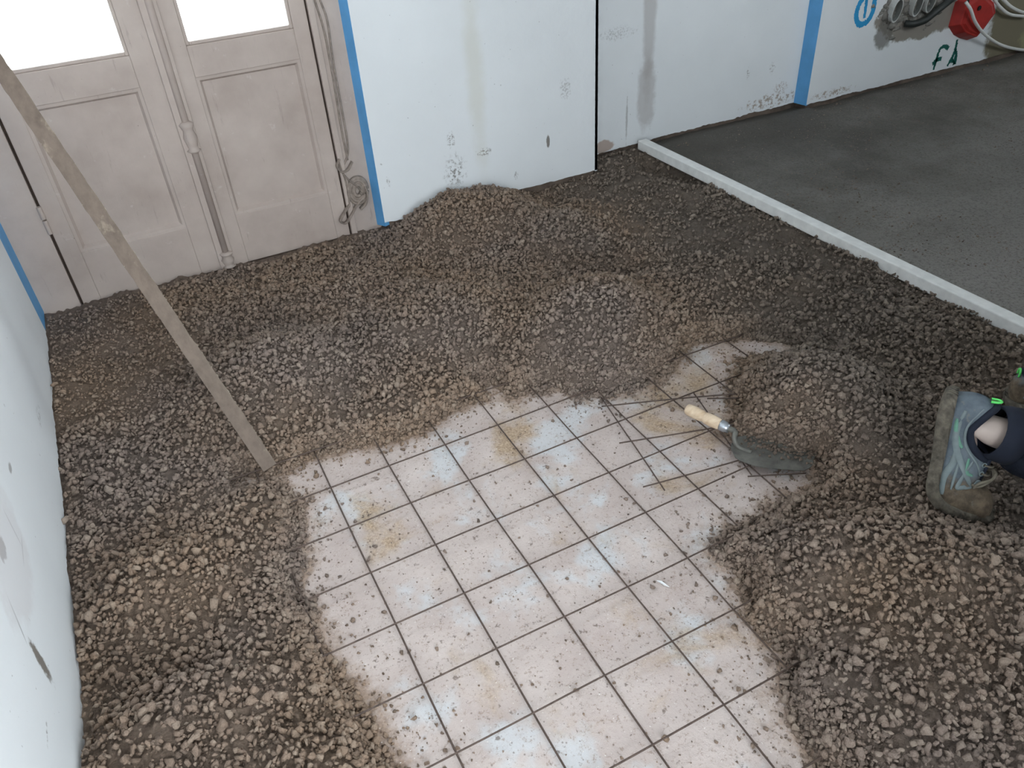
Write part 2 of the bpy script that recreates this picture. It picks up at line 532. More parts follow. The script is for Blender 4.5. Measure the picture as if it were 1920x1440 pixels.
# left wall
w = MB()
for y0, y1 in ((Y_REAR, 1.5),):
    w.add([(xl(y0) - 0.012, y0, -0.05), (xl(y1) - 0.012, y1, -0.05), (xl(y1) - 0.25, y1, -0.05), (xl(y0) - 0.25, y0, -0.05),
           (xl(y0) - 0.012, y0, Z_CEIL), (xl(y1) - 0.012, y1, Z_CEIL), (xl(y1) - 0.25, y1, Z_CEIL), (xl(y0) - 0.25, y0, Z_CEIL)],
          [(0, 1, 5, 4), (1, 2, 6, 5), (2, 3, 7, 6), (3, 0, 4, 7), (0, 3, 2, 1), (4, 5, 6, 7)])
wall_left = w.build('wall_left', M['masonry']); tag(wall_left, 'scuffed white plaster wall along the left side', None, None, 'structure')
YB = 1.09
plaster_sheet('plaster', (xl(Y_REAR), Y_REAR), (xl(YB), YB), (0.035, 0.05), M['wall_left'], wall_left, seed=1, amp=0.02)
o = plaster_sheet('blue_band', (xl(YB) - 0.002, YB), (xl(Y_DOOR + 0.03) - 0.002, Y_DOOR + 0.03), (0.05, 0.05), M['blue'], wall_left, seed=2, amp=0.008)
tag(o, 'blue painted strip')

# door wall: masonry above the door, pillar, recess, right part (one wall)
w = MB()
w.box(X_PIL0 + 0.02, X_PIL1 - 0.012, Y_PIL + 0.012, 1.7, -0.05, Z_CEIL)
w.box(X_PIL1 - 0.05, X_STEP + 0.03, Y_REC + 0.014, 1.7, -0.05, Z_CEIL)
w.box(X_STEP + 0.012, X_RIGHT + 0.2, Y_RGT + 0.014, 1.7, -0.05, Z_CEIL)
w.box(-0.80, X_PIL0 + 0.03, Y_DOOR, 1.45, 2.12, Z_CEIL)
wall_back = w.build('wall_back', M['masonry']); tag(wall_back, 'white plastered wall with blue edges beside the door', None, None, 'structure')
plaster_sheet('plaster', (X_PIL0, Y_PIL), (X_PIL1, Y_PIL), (0.070, 0.064), M['wall_pillar'], wall_back, seed=3, amp=0.006)
plaster_sheet('plaster', (X_PIL1 - 0.03, Y_REC), (X_STEP, Y_REC), (0.052, 0.064), M['wall_recess'], wall_back, seed=4, amp=0.010)
plaster_sheet('plaster', (X_STEP + 0.004, Y_RGT), (X_RIGHT, Y_RGT), (0.062, 0.062), M['wall_right_part'], wall_back, seed=5, amp=0.007)
# side faces: blue at the door reveal and at the small step, white at the pillar's far side
o = plaster_sheet('blue_band', (X_PIL0 - 0.026, Y_DOOR + 0.02), (X_PIL0, Y_PIL), (0.045, 0.060), M['blue'], wall_back, thick=0.02, seed=6, amp=0.006); tag(o, 'blue painted strip')
o = plaster_sheet('blue_band', (X_STEP - 0.018, Y_REC), (X_STEP + 0.004, Y_RGT), (0.06, 0.056), M['blue'], wall_back, thick=0.02, seed=7, amp=0.006); tag(o, 'blue painted strip')
plaster_sheet('plaster', (X_PIL1, Y_PIL), (X_PIL1, Y_REC), (0.06, 0.05), M['wall_pillar'], wall_back, seed=8, amp=0.006)
m = MB(); m.box(-0.62, X_PIL0 + 0.03, Y_DOOR - 0.0, Y_DOOR + 0.02, 2.10, Z_CEIL); m.build('lintel_plaster', M['wall_pillar'], wall_back)

# wall behind the photographer, with its glazed opening, and the far right wall: they close the room
w = MB()
w.box(-0.9, OPEN_X[0], Y_REAR - 0.15, Y_REAR, -0.05, Z_CEIL)
w.box(OPEN_X[1], X_SIDE + 0.15, Y_REAR - 0.15, Y_REAR, -0.05, Z_CEIL)
for x0, x1, z0, z1 in ((X_SIDE + 0.15, JOG_X[0], -0.05, Z_CEIL), (JOG_X[1], X_RIGHT + 0.15, -0.05, Z_CEIL), (JOG_X[0], JOG_X[1], -0.05, JOG_Z[0]), (JOG_X[0], JOG_X[1], JOG_Z[1], Z_CEIL)):
    w.box(x0, x1, Y_JOG - 0.15, Y_JOG, z0, z1)
for y0, y1, z0, z1 in ((Y_REAR, SIDE_Y[0], -0.05, Z_CEIL), (SIDE_Y[1], Y_JOG, -0.05, Z_CEIL), (SIDE_Y[0], SIDE_Y[1], -0.05, SIDE_Z[0]), (SIDE_Y[0], SIDE_Y[1], SIDE_Z[1], Z_CEIL)):  # unseen bay side wall, added to hold the fill window
    w.box(X_SIDE, X_SIDE + 0.15, y0, y1, z0, z1)
w.box(OPEN_X[0], OPEN_X[1], Y_REAR - 0.15, Y_REAR, OPEN_Z[1], Z_CEIL)
w.box(OPEN_X[0], OPEN_X[1], Y_REAR - 0.15, Y_REAR, -0.05, OPEN_Z[0])
o = w.build('wall_front', plaster('plaster_front')); tag(o, 'white plaster wall with a wide window behind the viewer', None, None, 'structure')
w = MB(); w.box(X_RIGHT, X_RIGHT + 0.15, Y_JOG - 0.15, 1.7, -0.05, Z_CEIL)
o = w.build('wall_right', plaster('plaster_far_right')); tag(o, 'white plaster wall at the far right end', None, None, 'structure')
win = empty('window_1', ((OPEN_X[0] + OPEN_X[1]) / 2, Y_REAR - 0.08, OPEN_Z[0])); tag(win, 'wide glazed window behind the viewer', None, None, 'structure')
w = MB()
for x in (OPEN_X[0] + 0.025, (OPEN_X[0] + OPEN_X[1]) / 2, OPEN_X[1] - 0.025): w.box(x - 0.025, x + 0.025, Y_REAR - 0.1, Y_REAR - 0.05, OPEN_Z[0], OPEN_Z[1])
for z in (OPEN_Z[0] + 0.025, OPEN_Z[1] - 0.025): w.box(OPEN_X[0], OPEN_X[1], Y_REAR - 0.1, Y_REAR - 0.05, z - 0.025, z + 0.025)
w.build('window_frame', M['door'], win, bevel=0.003)
for x0, x1 in ((OPEN_X[0] + 0.05, sum(OPEN_X) / 2 - 0.025), (sum(OPEN_X) / 2 + 0.025, OPEN_X[1] - 0.05)):
    w = MB(); w.box(x0, x1, Y_REAR - 0.078, Y_REAR - 0.074, OPEN_Z[0] + 0.05, OPEN_Z[1] - 0.05); w.build('pane', M['glass'], win)

win = empty('fill_window_2', (X_SIDE + 0.08, sum(SIDE_Y) / 2, SIDE_Z[0])); tag(win, 'added side window behind the viewer that brightens the left wall', None, None, 'structure')
w = MB(); xf = X_SIDE + 0.07
for y in (SIDE_Y[0] + 0.025, SIDE_Y[1] - 0.025): w.box(xf, xf + 0.05, y - 0.025, y + 0.025, SIDE_Z[0], SIDE_Z[1])
for z in (SIDE_Z[0] + 0.025, SIDE_Z[1] - 0.025): w.box(xf, xf + 0.05, SIDE_Y[0], SIDE_Y[1], z - 0.025, z + 0.025)
w.build('window_frame', M['door'], win, bevel=0.003)  # frame of the added side window
w = MB(); w.box(xf + 0.022, xf + 0.026, SIDE_Y[0] + 0.05, SIDE_Y[1] - 0.05, SIDE_Z[0] + 0.05, SIDE_Z[1] - 0.05); w.build('pane', M['glass'], win)  # pane of the added side window

win = empty('fill_window_3', (sum(JOG_X) / 2, Y_JOG - 0.08, JOG_Z[0])); tag(win, 'small added window behind the viewer that brightens the screed', None, None, 'structure')
w = MB()
for x in (JOG_X[0] + 0.02, JOG_X[1] - 0.02): w.box(x - 0.02, x + 0.02, Y_JOG - 0.1, Y_JOG - 0.05, JOG_Z[0], JOG_Z[1])
for z in (JOG_Z[0] + 0.02, JOG_Z[1] - 0.02): w.box(JOG_X[0], JOG_X[1], Y_JOG - 0.1, Y_JOG - 0.05, z - 0.02, z + 0.02)
w.build('window_frame', M['door'], win, bevel=0.003)  # frame of the small added window
w = MB(); w.box(JOG_X[0] + 0.04, JOG_X[1] - 0.04, Y_JOG - 0.078, Y_JOG - 0.074, JOG_Z[0] + 0.04, JOG_Z[1] - 0.04); w.build('pane', M['glass'], win)  # pane of the small added window

# ------------------------------------------------------------------ double door
door = empty('door_1', (0, Y_DOOR, 0)); tag(door, 'old mauve-beige double door with glazed tops and panelled bottoms', None, None, 'structure')
DT = 0.042       # leaf thickness
Z0 = 0.035; Z_TOP = 2.02
fr = MB()
fr.box(0.457, 0.600, Y_DOOR - 0.004, Y_DOOR + 0.09, -0.02, Z_TOP + 0.09)
fr.box(-0.64, -0.486, Y_DOOR - 0.004, Y_DOOR + 0.09, -0.02, Z_TOP + 0.09)
fr.box(-0.486, 0.457, Y_DOOR - 0.004, Y_DOOR + 0.09, Z_TOP + 0.004, Z_TOP + 0.09)
fr.build('door_frame', M['door'], door, bevel=0.003)
fr = MB(); fr.box(0.455, 0.477, Y_DOOR - 0.016, Y_DOOR - 0.002, 0.03, Z_TOP + 0.02); fr.build('frame_bead', M['door'], door, bevel=0.004)
fr = MB(); fr.box(-0.49, 0.56, Y_DOOR - 0.004, Y_DOOR + 0.09, -0.03, 0.026); fr.build('sill', M['door_bare'], door, bevel=0.004)
fr = MB(); fr.box(-0.49, 0.46, Y_DOOR + 0.055, Y_DOOR + 0.07, 0.0, 0.72); fr.build('rebate', M['gap'], door)


def leaf(x0, x1, sl, sr, extra):
    """door leaf between x0 and x1 with stile widths sl, sr"""
    yf, yb = Y_DOOR, Y_DOOR + DT
    lf = empty('door_leaf', (x0, Y_DOOR, Z0)); lf.parent = door; lf.matrix_parent_inverse = Matrix.Translation(door.location).inverted()
    xa, xb = x0 + sl, x1 - sr
    for a, b in ((x0, xa), (xb, x1)):
        m = MB(); m.box(a, b, yf, yb, Z0, Z_TOP); m.build('stile', M['door'], lf, bevel=0.0025)
    for za, zb, nm in ((Z0 + 0.002, 0.215, 'bottom_rail'), (0.672, 0.765, 'lock_rail'), (Z_TOP - 0.09, Z_TOP - 0.002, 'top_rail')):
        m = MB(); m.box(xa - 0.0005, xb + 0.0005, yf + 0.0005, yb, za, zb); m.build(nm, M['door'], lf, bevel=0.0025)
    # sunken panel with a sloped moulding around it
    za, zb = 0.215, 0.672
    m = MB(); m.box(xa, xb, yf + 0.016, yf + 0.030, za, zb); m.build('panel', M['door'], lf)
    m = MB(); wd = 0.017
    O = [(xa, za), (xb, za), (xb, zb), (xa, zb)]; I = [(xa + wd, za + wd), (xb - wd, za + wd), (xb - wd, zb - wd), (xa + wd, zb - wd)]
    mid = [((o[0] * 0.45 + i[0] * 0.55), (o[1] * 0.45 + i[1] * 0.55)) for o, i in zip(O, I)]
    V = [(p[0], yf + 0.003, p[1]) for p in O] + [(p[0], yf + 0.004, p[1]) for p in mid] + [(p[0], yf + 0.0158, p[1]) for p in I]
    m.add(V, [(i, (i + 1) % 4, 4 + (i + 1) % 4, 4 + i) for i in range(4)] + [(4 + i, 4 + (i + 1) % 4, 8 + (i + 1) % 4, 8 + i) for i in range(4)])
    m.build('panel_moulding', M['door'], lf)
    # glass
    za, zb = 0.765, Z_TOP - 0.09
    m = MB(); m.box(xa, xb, yf + 0.022, yf + 0.026, za, zb); m.build('pane', M['glass'], lf)
    m = MB(); b = 0.010
    for a0, a1, c0, c1 in ((xa, xa + b, za, zb), (xb - b, xb, za, zb), (xa + b, xb - b, za, za + b), (xa + b, xb - b, zb - b, zb)):
        m.box(a0, a1, yf + 0.006, yf + 0.0225, c0, c1)
    m.build('glazing_bead', M['door'], lf, bevel=0.002)
    return lf


lfL = leaf(-0.478, -0.022, 0.055, 0.070, 0)
lfR = leaf(-0.016, 0.451, 0.088, 0.050, 0)
# moulded cover strip on the right leaf with turned bosses
m = MB(); m.box(-0.026, 0.026, Y_DOOR - 0.012, Y_DOOR + 0.001, Z0 + 0.004, Z_TOP); m.build('cover_strip', M['door'], lfR, bevel=0.003)
m = MB(); m.tube([(0.004, Y_DOOR - 0.010, Z0 + 0.03), (0.004, Y_DOOR - 0.010, Z_TOP)], 0.011, 14); m.build('half_round', M['door'], lfR, smooth=True)


def boss(z, h):
    prof = [(0.0, 0.012), (0.08, 0.022), (0.14, 0.015), (0.25, 0.017), (0.5, 0.022), (0.72, 0.016), (0.82, 0.020), (0.92, 0.023), (1.0, 0.013)]
    P = [(0.004, Y_DOOR - 0.012, z + t * h) for t, r in prof]
    m = MB(); m.tube(P, [r for t, r in prof], 16); m.build('boss', M['door'], lfR, smooth=True)


boss(0.455, 0.10); boss(0.042, 0.06)
for z in (0.30, 1.6):
    m = MB(); m.tube([(-0.482, Y_DOOR - 0.006, z), (-0.482, Y_DOOR - 0.006, z + 0.045)], 0.007, 12)
    m.tube([(-0.482, Y_DOOR - 0.006, z + 0.05), (-0.482, Y_DOOR - 0.006, z + 0.09)], 0.0075, 12)
    m.build('hinge', M['door'], lfL, smooth=False)
# rusted edge slot beside the hinge
m = MB(); m.box(-0.4845, -0.4785, Y_DOOR + 0.012, Y_DOOR + 0.02, 0.03, Z_TOP); m.build('joint_strip', M['gap'], lfL)
m = MB(); m.box(-0.0225, -0.0155, Y_DOOR + 0.012, Y_DOOR + 0.02, 0.03, Z_TOP); m.build('joint_strip', M['gap'], lfL)
m = MB(); m.box(0.4505, 0.4575, Y_DOOR + 0.012, Y_DOOR + 0.02, 0.03, Z_TOP); m.build('joint_strip', M['gap'], lfR)

# ------------------------------------------------------------------ levelled screed on the right
SX0 = 1.832; Z_SCR = 0.058
nx, ny = 260, 300
gx = SX0 + (X_RIGHT - SX0) * np.linspace(0, 1, nx) ** 1.3; gy = np.linspace(Y_JOG, 1.375, ny)
GX, GY = np.meshgrid(gx, gy, indexing='ij')
GZ = Z_SCR + 0.004 * fbm(GX * 2.2, GY * 2.2, 3, 4) + 0.003 * fbm(GX * 14, GY * 14, 3, 8) + 0.0015 * fbm(GX * 50, GY * 50, 1, 14)
GZ = GZ - 0.030 * sstep(0.11, 0.0, Y_RGT - GY + 0.06 * (GX < X_STEP)) * (0.7 + 0.3 * fbm(GX * 6, GY * 0, 2, 3))
V = np.c_[GX.ravel(), GY.ravel(), GZ.ravel()]
I = np.arange(nx * ny).reshape(nx, ny)
Fq = np.stack([I[:-1, :-1], I[1:, :-1], I[1:, 1:], I[:-1, 1:]], -1).reshape(-1, 4)
e = I[0]; Vs = np.c_[GX[0], GY[0], np.full(ny, Z_SLAB - 0.001)]; b0 = len(V)
V = np.concatenate([V, Vs]); j = np.arange(ny - 1)
Fq = np.concatenate([Fq, np.stack([e[:-1], e[1:], b0 + j + 1, b0 + j], -1)])
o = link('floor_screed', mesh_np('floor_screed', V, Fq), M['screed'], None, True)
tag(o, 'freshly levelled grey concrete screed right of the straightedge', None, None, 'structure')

# ------------------------------------------------------------------ loose concrete mix
BARE = [(440, 884), (500, 884), (545, 868), (600, 845), (700, 822), (790, 800), (850, 765), (872, 742), (905, 738), (890, 716), (925, 706), (960, 738), (1040, 716),
        (1075, 732), (1150, 736), (1215, 716), (1250, 690), (1285, 652), (1310, 634), (1400, 622), (1450, 628), (1505, 650), (1440, 668), (1392, 672), (1388, 700), (1372, 742),
        (1385, 770), (1372, 800), (1396, 822), (1452, 842), (1532, 864), (1545, 896), (1490, 925), (1445, 962), (1370, 1000), (1350, 1030), (1382, 1060),
        (1405, 1110), (1402, 1150), (1455, 1200), (1482, 1240), (1470, 1290), (1490, 1350), (1530, 1400), (1580, 1480), (1640, 1700), (700, 1700), (735, 1450), (700, 1390),
        (668, 1300), (622, 1250), (592, 1190), (562, 1110), (548, 1040), (572, 985), (556, 930), (515, 905), (450, 912)]
POLY = np.array([onz(p, 0.0)[:2] for p in BARE])


def sdist(x, y):
    """signed distance to the bare patch, positive outside it"""
    x = np.asarray(x, float); y = np.asarray(y, float)
    d = np.full(x.shape, 1e9); ins = np.zeros(x.shape, bool)
    n = len(POLY)
    for i in range(n):
        ax, ay = POLY[i]; bx, by = POLY[(i + 1) % n]
        ex, ey = bx - ax, by - ay
        t = np.clip(((x - ax) * ex + (y - ay) * ey) / (ex * ex + ey * ey + 1e-12), 0, 1)
        d = np.minimum(d, np.hypot(x - ax - t * ex, y - ay - t * ey))
        c = ((ay > y) != (by > y)) & (x < (bx - ax) * (y - ay) / (by - ay + 1e-15) + ax)
        ins ^= c
    return np.where(ins, -d, d)


MOUNDS = [  # x, y, radius x, radius y, rotation, height
    (0.86, 1.06, 0.36, 0.26, 0.2, 0.120), (1.10, 0.76, 0.25, 0.22, 0, 0.085), (0.88, 0.20, 0.30, 0.30, 0.2, 0.125),
    (0.50, 0.50, 0.30, 0.28, 0, 0.070), (-0.02, 0.46, 0.30, 0.26, 0.2, 0.10), (0.30, 0.80, 0.35, 0.3, 0, 0.03),
    (-0.40, -0.17, 0.20, 0.16, 0, 0.075), (-0.42, -0.52, 0.24, 0.15, 0.3, 0.06), (-0.30, -0.75, 0.25, 0.2, 0, 0.05),
    (1.12, -0.40, 0.28, 0.28, 0.3, 0.115), (0.86, -0.86, 0.42, 0.22, -0.5, 0.09), (0.62, -1.04, 0.3, 0.2, -0.4, 0.055),
    (1.05, -1.15, 0.4, 0.3, 0, 0.06), (1.45, 0.28, 0.40, 0.05, 0.35, 0.022), (1.35, 0.62, 0.3, 0.05, 0.5, 0.018), (1.56, 0.05, 0.05, 0.2, 0.1, 0.015),
    (1.64, 1.22, 0.13, 0.12, 0, 0.030), (1.70, 0.75, 0.10, 0.30, 0.1, 0.02), (1.63, -0.25, 0.18, 0.3, 0, 0.02),
    (1.75, 1.05, 0.11, 0.26, 0.05, -0.075), (1.18, 0.48, 0.14, 0.12, 0, -0.045), (1.62, 0.18, 0.14, 0.10, 0.2, -0.018), (1.36, 0.45, 0.2, 0.08, 0.5, -0.016),
    (1.24, 1.08, 0.25, 0.14, 0, -0.025), (-0.36, 0.80, 0.25, 0.4, 0, -0.012), (1.18, -0.78, 0.16, 0.16, 0, -0.012),
]


def dmix(x, y):
    return sdist(x, y) + 0.018 * fbm(x * 14, y * 14, 3, 2)


def hmix(x, y, fine=True):
    x = np.asarray(x, float); y = np.asarray(y, float)
    d = dmix(x, y)
    h = 0.045 + 0.012 * fbm(x * 3.1, y * 3.1, 3, 1)
    for mx, my, rx, ry, rot, mh in MOUNDS:
        c, s = math.cos(rot), math.sin(rot)
        a = ((x - mx) * c + (y - my) * s) / rx; b = (-(x - mx) * s + (y - my) * c) / ry
        q = np.clip(1 - (a * a + b * b), 0, 1)
        h = h + mh * q * q * (1.6 - 0.6 * q)
    h = h + 0.010 * fbm(x * 11, y * 11, 3, 6) + 0.006 * (1 - np.abs(fbm(x * 7, y * 7, 2, 12)) * 2)
    h = np.maximum(h, 0.004)
    edge = 1 - np.exp(-np.clip(d, 0, None) / 0.055)
    # level strip next to the straightedge
    h = np.minimum(h, 0.075 + 0.14 * sstep(0.02, 0.55, 1.83 - x))
    z = h * edge
    if fine:
        z = z - 0.0085 * edge + edge * (0.005 * np.abs(fbm(x * 52, y * 52, 2, 9)) + 0.0045 * fbm(x * 105, y * 105, 1, 5) + 0.002 * fbm(x * 30, y * 30, 1, 15))
    z = (Z_SLAB - 0.003) + (z - Z_SLAB + 0.003) * sstep(-0.004, 0.030, d)      # the edge runs out onto the slab
    return np.where(d > -0.004, z, -0.03), d


at = floor_me.attributes.new('dust', 'FLOAT', 'POINT')
at.data.foreach_set('value', np.exp(-np.clip(-dmix(FX, FY), 0, None) / 0.05).ravel().astype(np.float32))

step = 0.0046
gx = np.arange(-0.62, 1.845, step); gy = np.arange(-1.60, 1.37, step)
GX, GY = np.meshgrid(gx, gy, indexing='ij')
GZ, GD = hmix(GX, GY)
ok = GD > -0.003
ok &= GX > xl(GY) - 0.008
ok &= ~((GX < X_PIL1) & (GY > Y_DOOR + 0.0))
idx = -np.ones(GX.shape, int)
quad = ok[:-1, :-1] & ok[1:, :-1] & ok[1:, 1:] & ok[:-1, 1:]
I = np.arange(GX.size).reshape(GX.shape)
Fq = np.stack([I[:-1, :-1], I[1:, :-1], I[1:, 1:], I[:-1, 1:]], -1)[quad]
used = np.unique(Fq); remap = -np.ones(GX.size, int); remap[used] = np.arange(len(used))
V = np.c_[GX.ravel(), GY.ravel(), GZ.ravel()][used]
mixroot = link('concrete_mix', mesh_np('concrete_mix', V, remap[Fq]), M['mix'], None, True)
tag(mixroot, 'brown damp concrete mix heaped in mounds around the bare mesh patch', 'concrete mix', None, 'stuff')


def hull(npts, seed, squash=(1, 0.85, 0.7)):
    r = np.random.default_rng(seed)
    P = r.normal(size=(npts, 3)); P /= np.linalg.norm(P, axis=1)[:, None]
    P *= (0.82 + 0.3 * r.random((npts, 1))) * np.array(squash)
    bm = bmesh.new()
    for p in P: bm.verts.new(p)
    g = bmesh.ops.convex_hull(bm, input=bm.verts)
    dead = [v for v in bm.verts if not v.link_faces]
    for v in dead: bm.verts.remove(v)
    bmesh.ops.triangulate(bm, faces=bm.faces)
    bm.verts.index_update()
    V = np.array([v.co[:] for v in bm.verts]); Fc = np.array([[v.index for v in f.verts] for f in bm.faces])
    bm.free()
    return V, Fc


def rotations(n, r):
    q = r.normal(size=(n, 4)); q /= np.linalg.norm(q, axis=1)[:, None]
    w, x, y, z = q.T
    return np.stack([1 - 2 * (y * y + z * z), 2 * (x * y - w * z), 2 * (x * z + w * y), 2 * (x * y + w * z), 1 - 2 * (x * x + z * z), 2 * (y * z - w * x),
                     2 * (x * z - w * y), 2 * (y * z + w * x), 1 - 2 * (x * x + y * y)], -1).reshape(n, 3, 3)


def scatter(name, P, S, kinds, mat, parent, seed, tints):
    r = np.random.default_rng(seed)
    which = r.integers(0, len(kinds), len(P)); Vs = []; Fs = []; Ts = []; off = 0
    for k, (bv, bf) in enumerate(kinds):
        sel = which == k; n = sel.sum()
        if n == 0: continue
        R = rotations(n, r)
        v = np.einsum('nij,vj->nvi', R, bv) * S[sel][:, None, None] + P[sel][:, None, :]
        Vs.append(v.reshape(-1, 3)); Fs.append((bf[None] + (np.arange(n) * len(bv))[:, None, None]).reshape(-1, 3) + off)
        Ts.append(np.repeat(tints[sel], len(bv))); off += n * len(bv)
    me = mesh_np(name, np.concatenate(Vs), np.concatenate(Fs))
    at = me.attributes.new('tint', 'FLOAT', 'POINT'); at.data.foreach_set('value', np.concatenate(Ts).astype(np.float32))
    return link(name, me, mat, parent, True)


KINDS = [hull(12, s, sq) for s, sq in ((1, (1, 0.85, 0.7)), (2, (1, 0.7, 0.6)), (3, (1, 0.95, 0.8)), (4, (1, 0.8, 0.5)), (5, (1, 0.9, 0.75)), (6, (0.9, 0.85, 0.8)), (7, (1.1, 0.7, 0.55)), (8, (1, 1, 0.6)))]
N0 = 108000
PX = RNG.uniform(-0.60, 1.83, N0); PY = RNG.uniform(-1.45, 1.33, N0)
H, D = hmix(PX, PY, False)
sl = np.hypot(hmix(PX + 0.012, PY, False)[0] - H, hmix(PX, PY + 0.012, False)[0] - H) / 0.012
smooth_zone = sstep(1.15, 1.4, PX + 0.15 * fbm(PX * 4, PY * 4, 2, 21)) * sstep(-0.25, 0.05, PY) * (0.45 + 0.55 * (fbm(PX * 6, PY * 6, 2, 30) > -0.15))
fine_zone = sstep(-0.1, -0.3, PX + 0.1 * fbm(PX * 5, PY * 5, 2, 22)) * sstep(0.35, 0.7, PY)
keep = (D > 0.004) & (PX > xl(PY) + 0.006) & ~((PX < X_PIL1 + 0.01) & (PY > Y_PIL)) & (PY < 1.35)
keep &= RNG.random(N0) < np.clip(0.72 * np.sqrt(1 + sl * sl), 0, 1)
keep &= RNG.random(N0) > 0.72 * np.maximum(smooth_zone, 0.55 * fine_zone)
PX, PY, H, D = PX[keep], PY[keep], H[keep], D[keep]
S = np.clip(RNG.lognormal(math.log(0.0064), 0.30, len(PX)), 0.003, 0.013)
S *= np.where(fine_zone[keep] > 0.5, 0.75, 1.0) * (0.85 + 0.15 * sstep(0.0, 0.06, D)) * (1 - 0.06 * sstep(0.0, -0.6, PY))
# clumps along the rim of the heap
EX = RNG.uniform(-0.5, 1.7, 150000); EY = RNG.uniform(-1.35, 0.5, 150000); ed = dmix(EX, EY); kp = (ed > -0.012) & (ed < 0.045) & (EX > xl(EY) + 0.01)
EX, EY = EX[kp], EY[kp]; EH = np.maximum(hmix(EX, EY, False)[0], Z_SLAB)
PX = np.concatenate([PX, EX]); PY = np.concatenate([PY, EY]); H = np.concatenate([H, EH]); S = np.concatenate([S, np.clip(RNG.lognormal(math.log(0.0058), 0.35, len(EX)), 0.003, 0.011)])
tint = RNG.random(len(PX))
P = np.c_[PX, PY, H + S * RNG.uniform(0.0, 0.9, len(PX))]
dcam = np.linalg.norm(P - CAM, axis=1)
# the stones that show largest become parts of their own
pj = (P - CAM) @ RW; inview = (np.abs(pj[:, 0] / pj[:, 2] * F_PX) < 955) & (np.abs(pj[:, 1] / pj[:, 2] * F_PX) < 715) & (pj[:, 2] > 0)
order = np.argsort(-(S / dcam) * inview)[:300]
sel = np.zeros(len(P), bool); sel[order] = True
g = scatter('aggregate', P[~sel], S[~sel], KINDS, M['pebble'], mixroot, 3, tint[~sel]); g['kind'] = 'stuff'
# finer grains that fill the gaps
fs = RNG.choice(np.arange(len(P)), 38000); ang = RNG.uniform(0, 6.283, len(fs)); rad_ = S[fs] * RNG.uniform(0.9, 1.6, len(fs))
FXg = PX[fs] + rad_ * np.cos(ang); FYg = PY[fs] + rad_ * np.sin(ang); FH, FD = hmix(FXg, FYg, False)
kp = (FD > 0.002) & (FXg > xl(FYg) + 0.004) & (FXg < 1.835) & ~((FXg < X_PIL1 + 0.01) & (FYg > Y_PIL)) & (FYg < 1.352)
FXg, FYg, FH = FXg[kp], FYg[kp], FH[kp]; FS = RNG.uniform(0.0022, 0.0045, len(FXg))
g = scatter('fine_grains', np.c_[FXg, FYg, FH - 0.0035 + FS * RNG.uniform(0, 1.0, len(FXg))], FS, [hull(9, 51), hull(10, 52), hull(9, 53)], M['pebble'], mixroot, 14, RNG.random(len(FXg)) * 0.7); g['kind'] = 'stuff'
stone_me = []
for k, (bv, bf) in enumerate(KINDS):
    for tt in (0.25, 0.55, 0.85):
        me = mesh_np('stone', bv, bf); at = me.attributes.new('tint', 'FLOAT', 'POINT'); at.data.foreach_set('value', np.full(len(bv), tt, np.float32))
        me.materials.append(M['pebble']); me.polygons.foreach_set('use_smooth', [True] * len(bf)); stone_me.append(me)
for i in order:
    o = bpy.data.objects.new('stone', random.choice(stone_me)); COL.objects.link(o); o.parent = mixroot
    o.location = P[i] + np.array([0, 0, 0.25 * S[i]]); o.scale = (S[i] * 1.05,) * 3; o.rotation_euler = [random.uniform(0, 6.28) for _ in range(3)]

# crumbs of mix on the bare patch
N1 = 60000
CX = RNG.uniform(-0.3, 1.3, N1); CY = RNG.uniform(-1.3, 0.35, N1)
cd = -dmix(CX, CY)
prob = np.where(cd > 0, 1.3 * np.exp(-cd / 0.022) + 0.4 * np.exp(-cd / 0.06) + 0.045 + 0.16 * (CX > 0.40) * (fbm(CX * 5, CY * 5, 2, 40) > 0.1) * np.exp(-cd / 0.3), 0)
kp = RNG.random(N1) < prob * 0.5
CX, CY, cd = CX[kp], CY[kp], cd[kp]
CS = np.clip(RNG.lognormal(math.log(0.0027), 0.55, len(CX)) * (0.75 + 1.0 * np.exp(-cd / 0.03)), 0.001, 0.0085)
CP = np.c_[CX, CY, np.full(len(CX), Z_SLAB) + CS * 0.35]
pj = (CP - CAM) @ RW; inview = (np.abs(pj[:, 0] / pj[:, 2] * F_PX) < 940) & (np.abs(pj[:, 1] / pj[:, 2] * F_PX) < 700)
order = np.argsort(-CS * inview / pj[:, 2])[:140]
sel = np.zeros(len(CP), bool); sel[order] = True
o = scatter('mix_crumbs', CP[~sel], CS[~sel], [hull(10, 21), hull(9, 22), hull(11, 23)], M['pebble'], None, 5, RNG.random((~sel).sum()) * 0.55)
tag(o, 'fine dark crumbs sprinkled over the bare dusty patch', 'crumbs', None, 'stuff')
for i in order:
    o = bpy.data.objects.new('mortar_crumb', stone_me[3 * random.randrange(8)]); COL.objects.link(o)
    o.location = CP[i] + np.array([0, 0, 0.15 * CS[i]]); o.scale = (CS[i], CS[i], CS[i] * 0.8); o.rotation_euler = (random.uniform(-0.4, 0.4), random.uniform(-0.4, 0.4), random.uniform(0, 6.28))
    tag(o, 'small dark lump of mix lying loose on the bare dusty patch', 'mortar lump', 'loose lumps of mix on the bare patch')

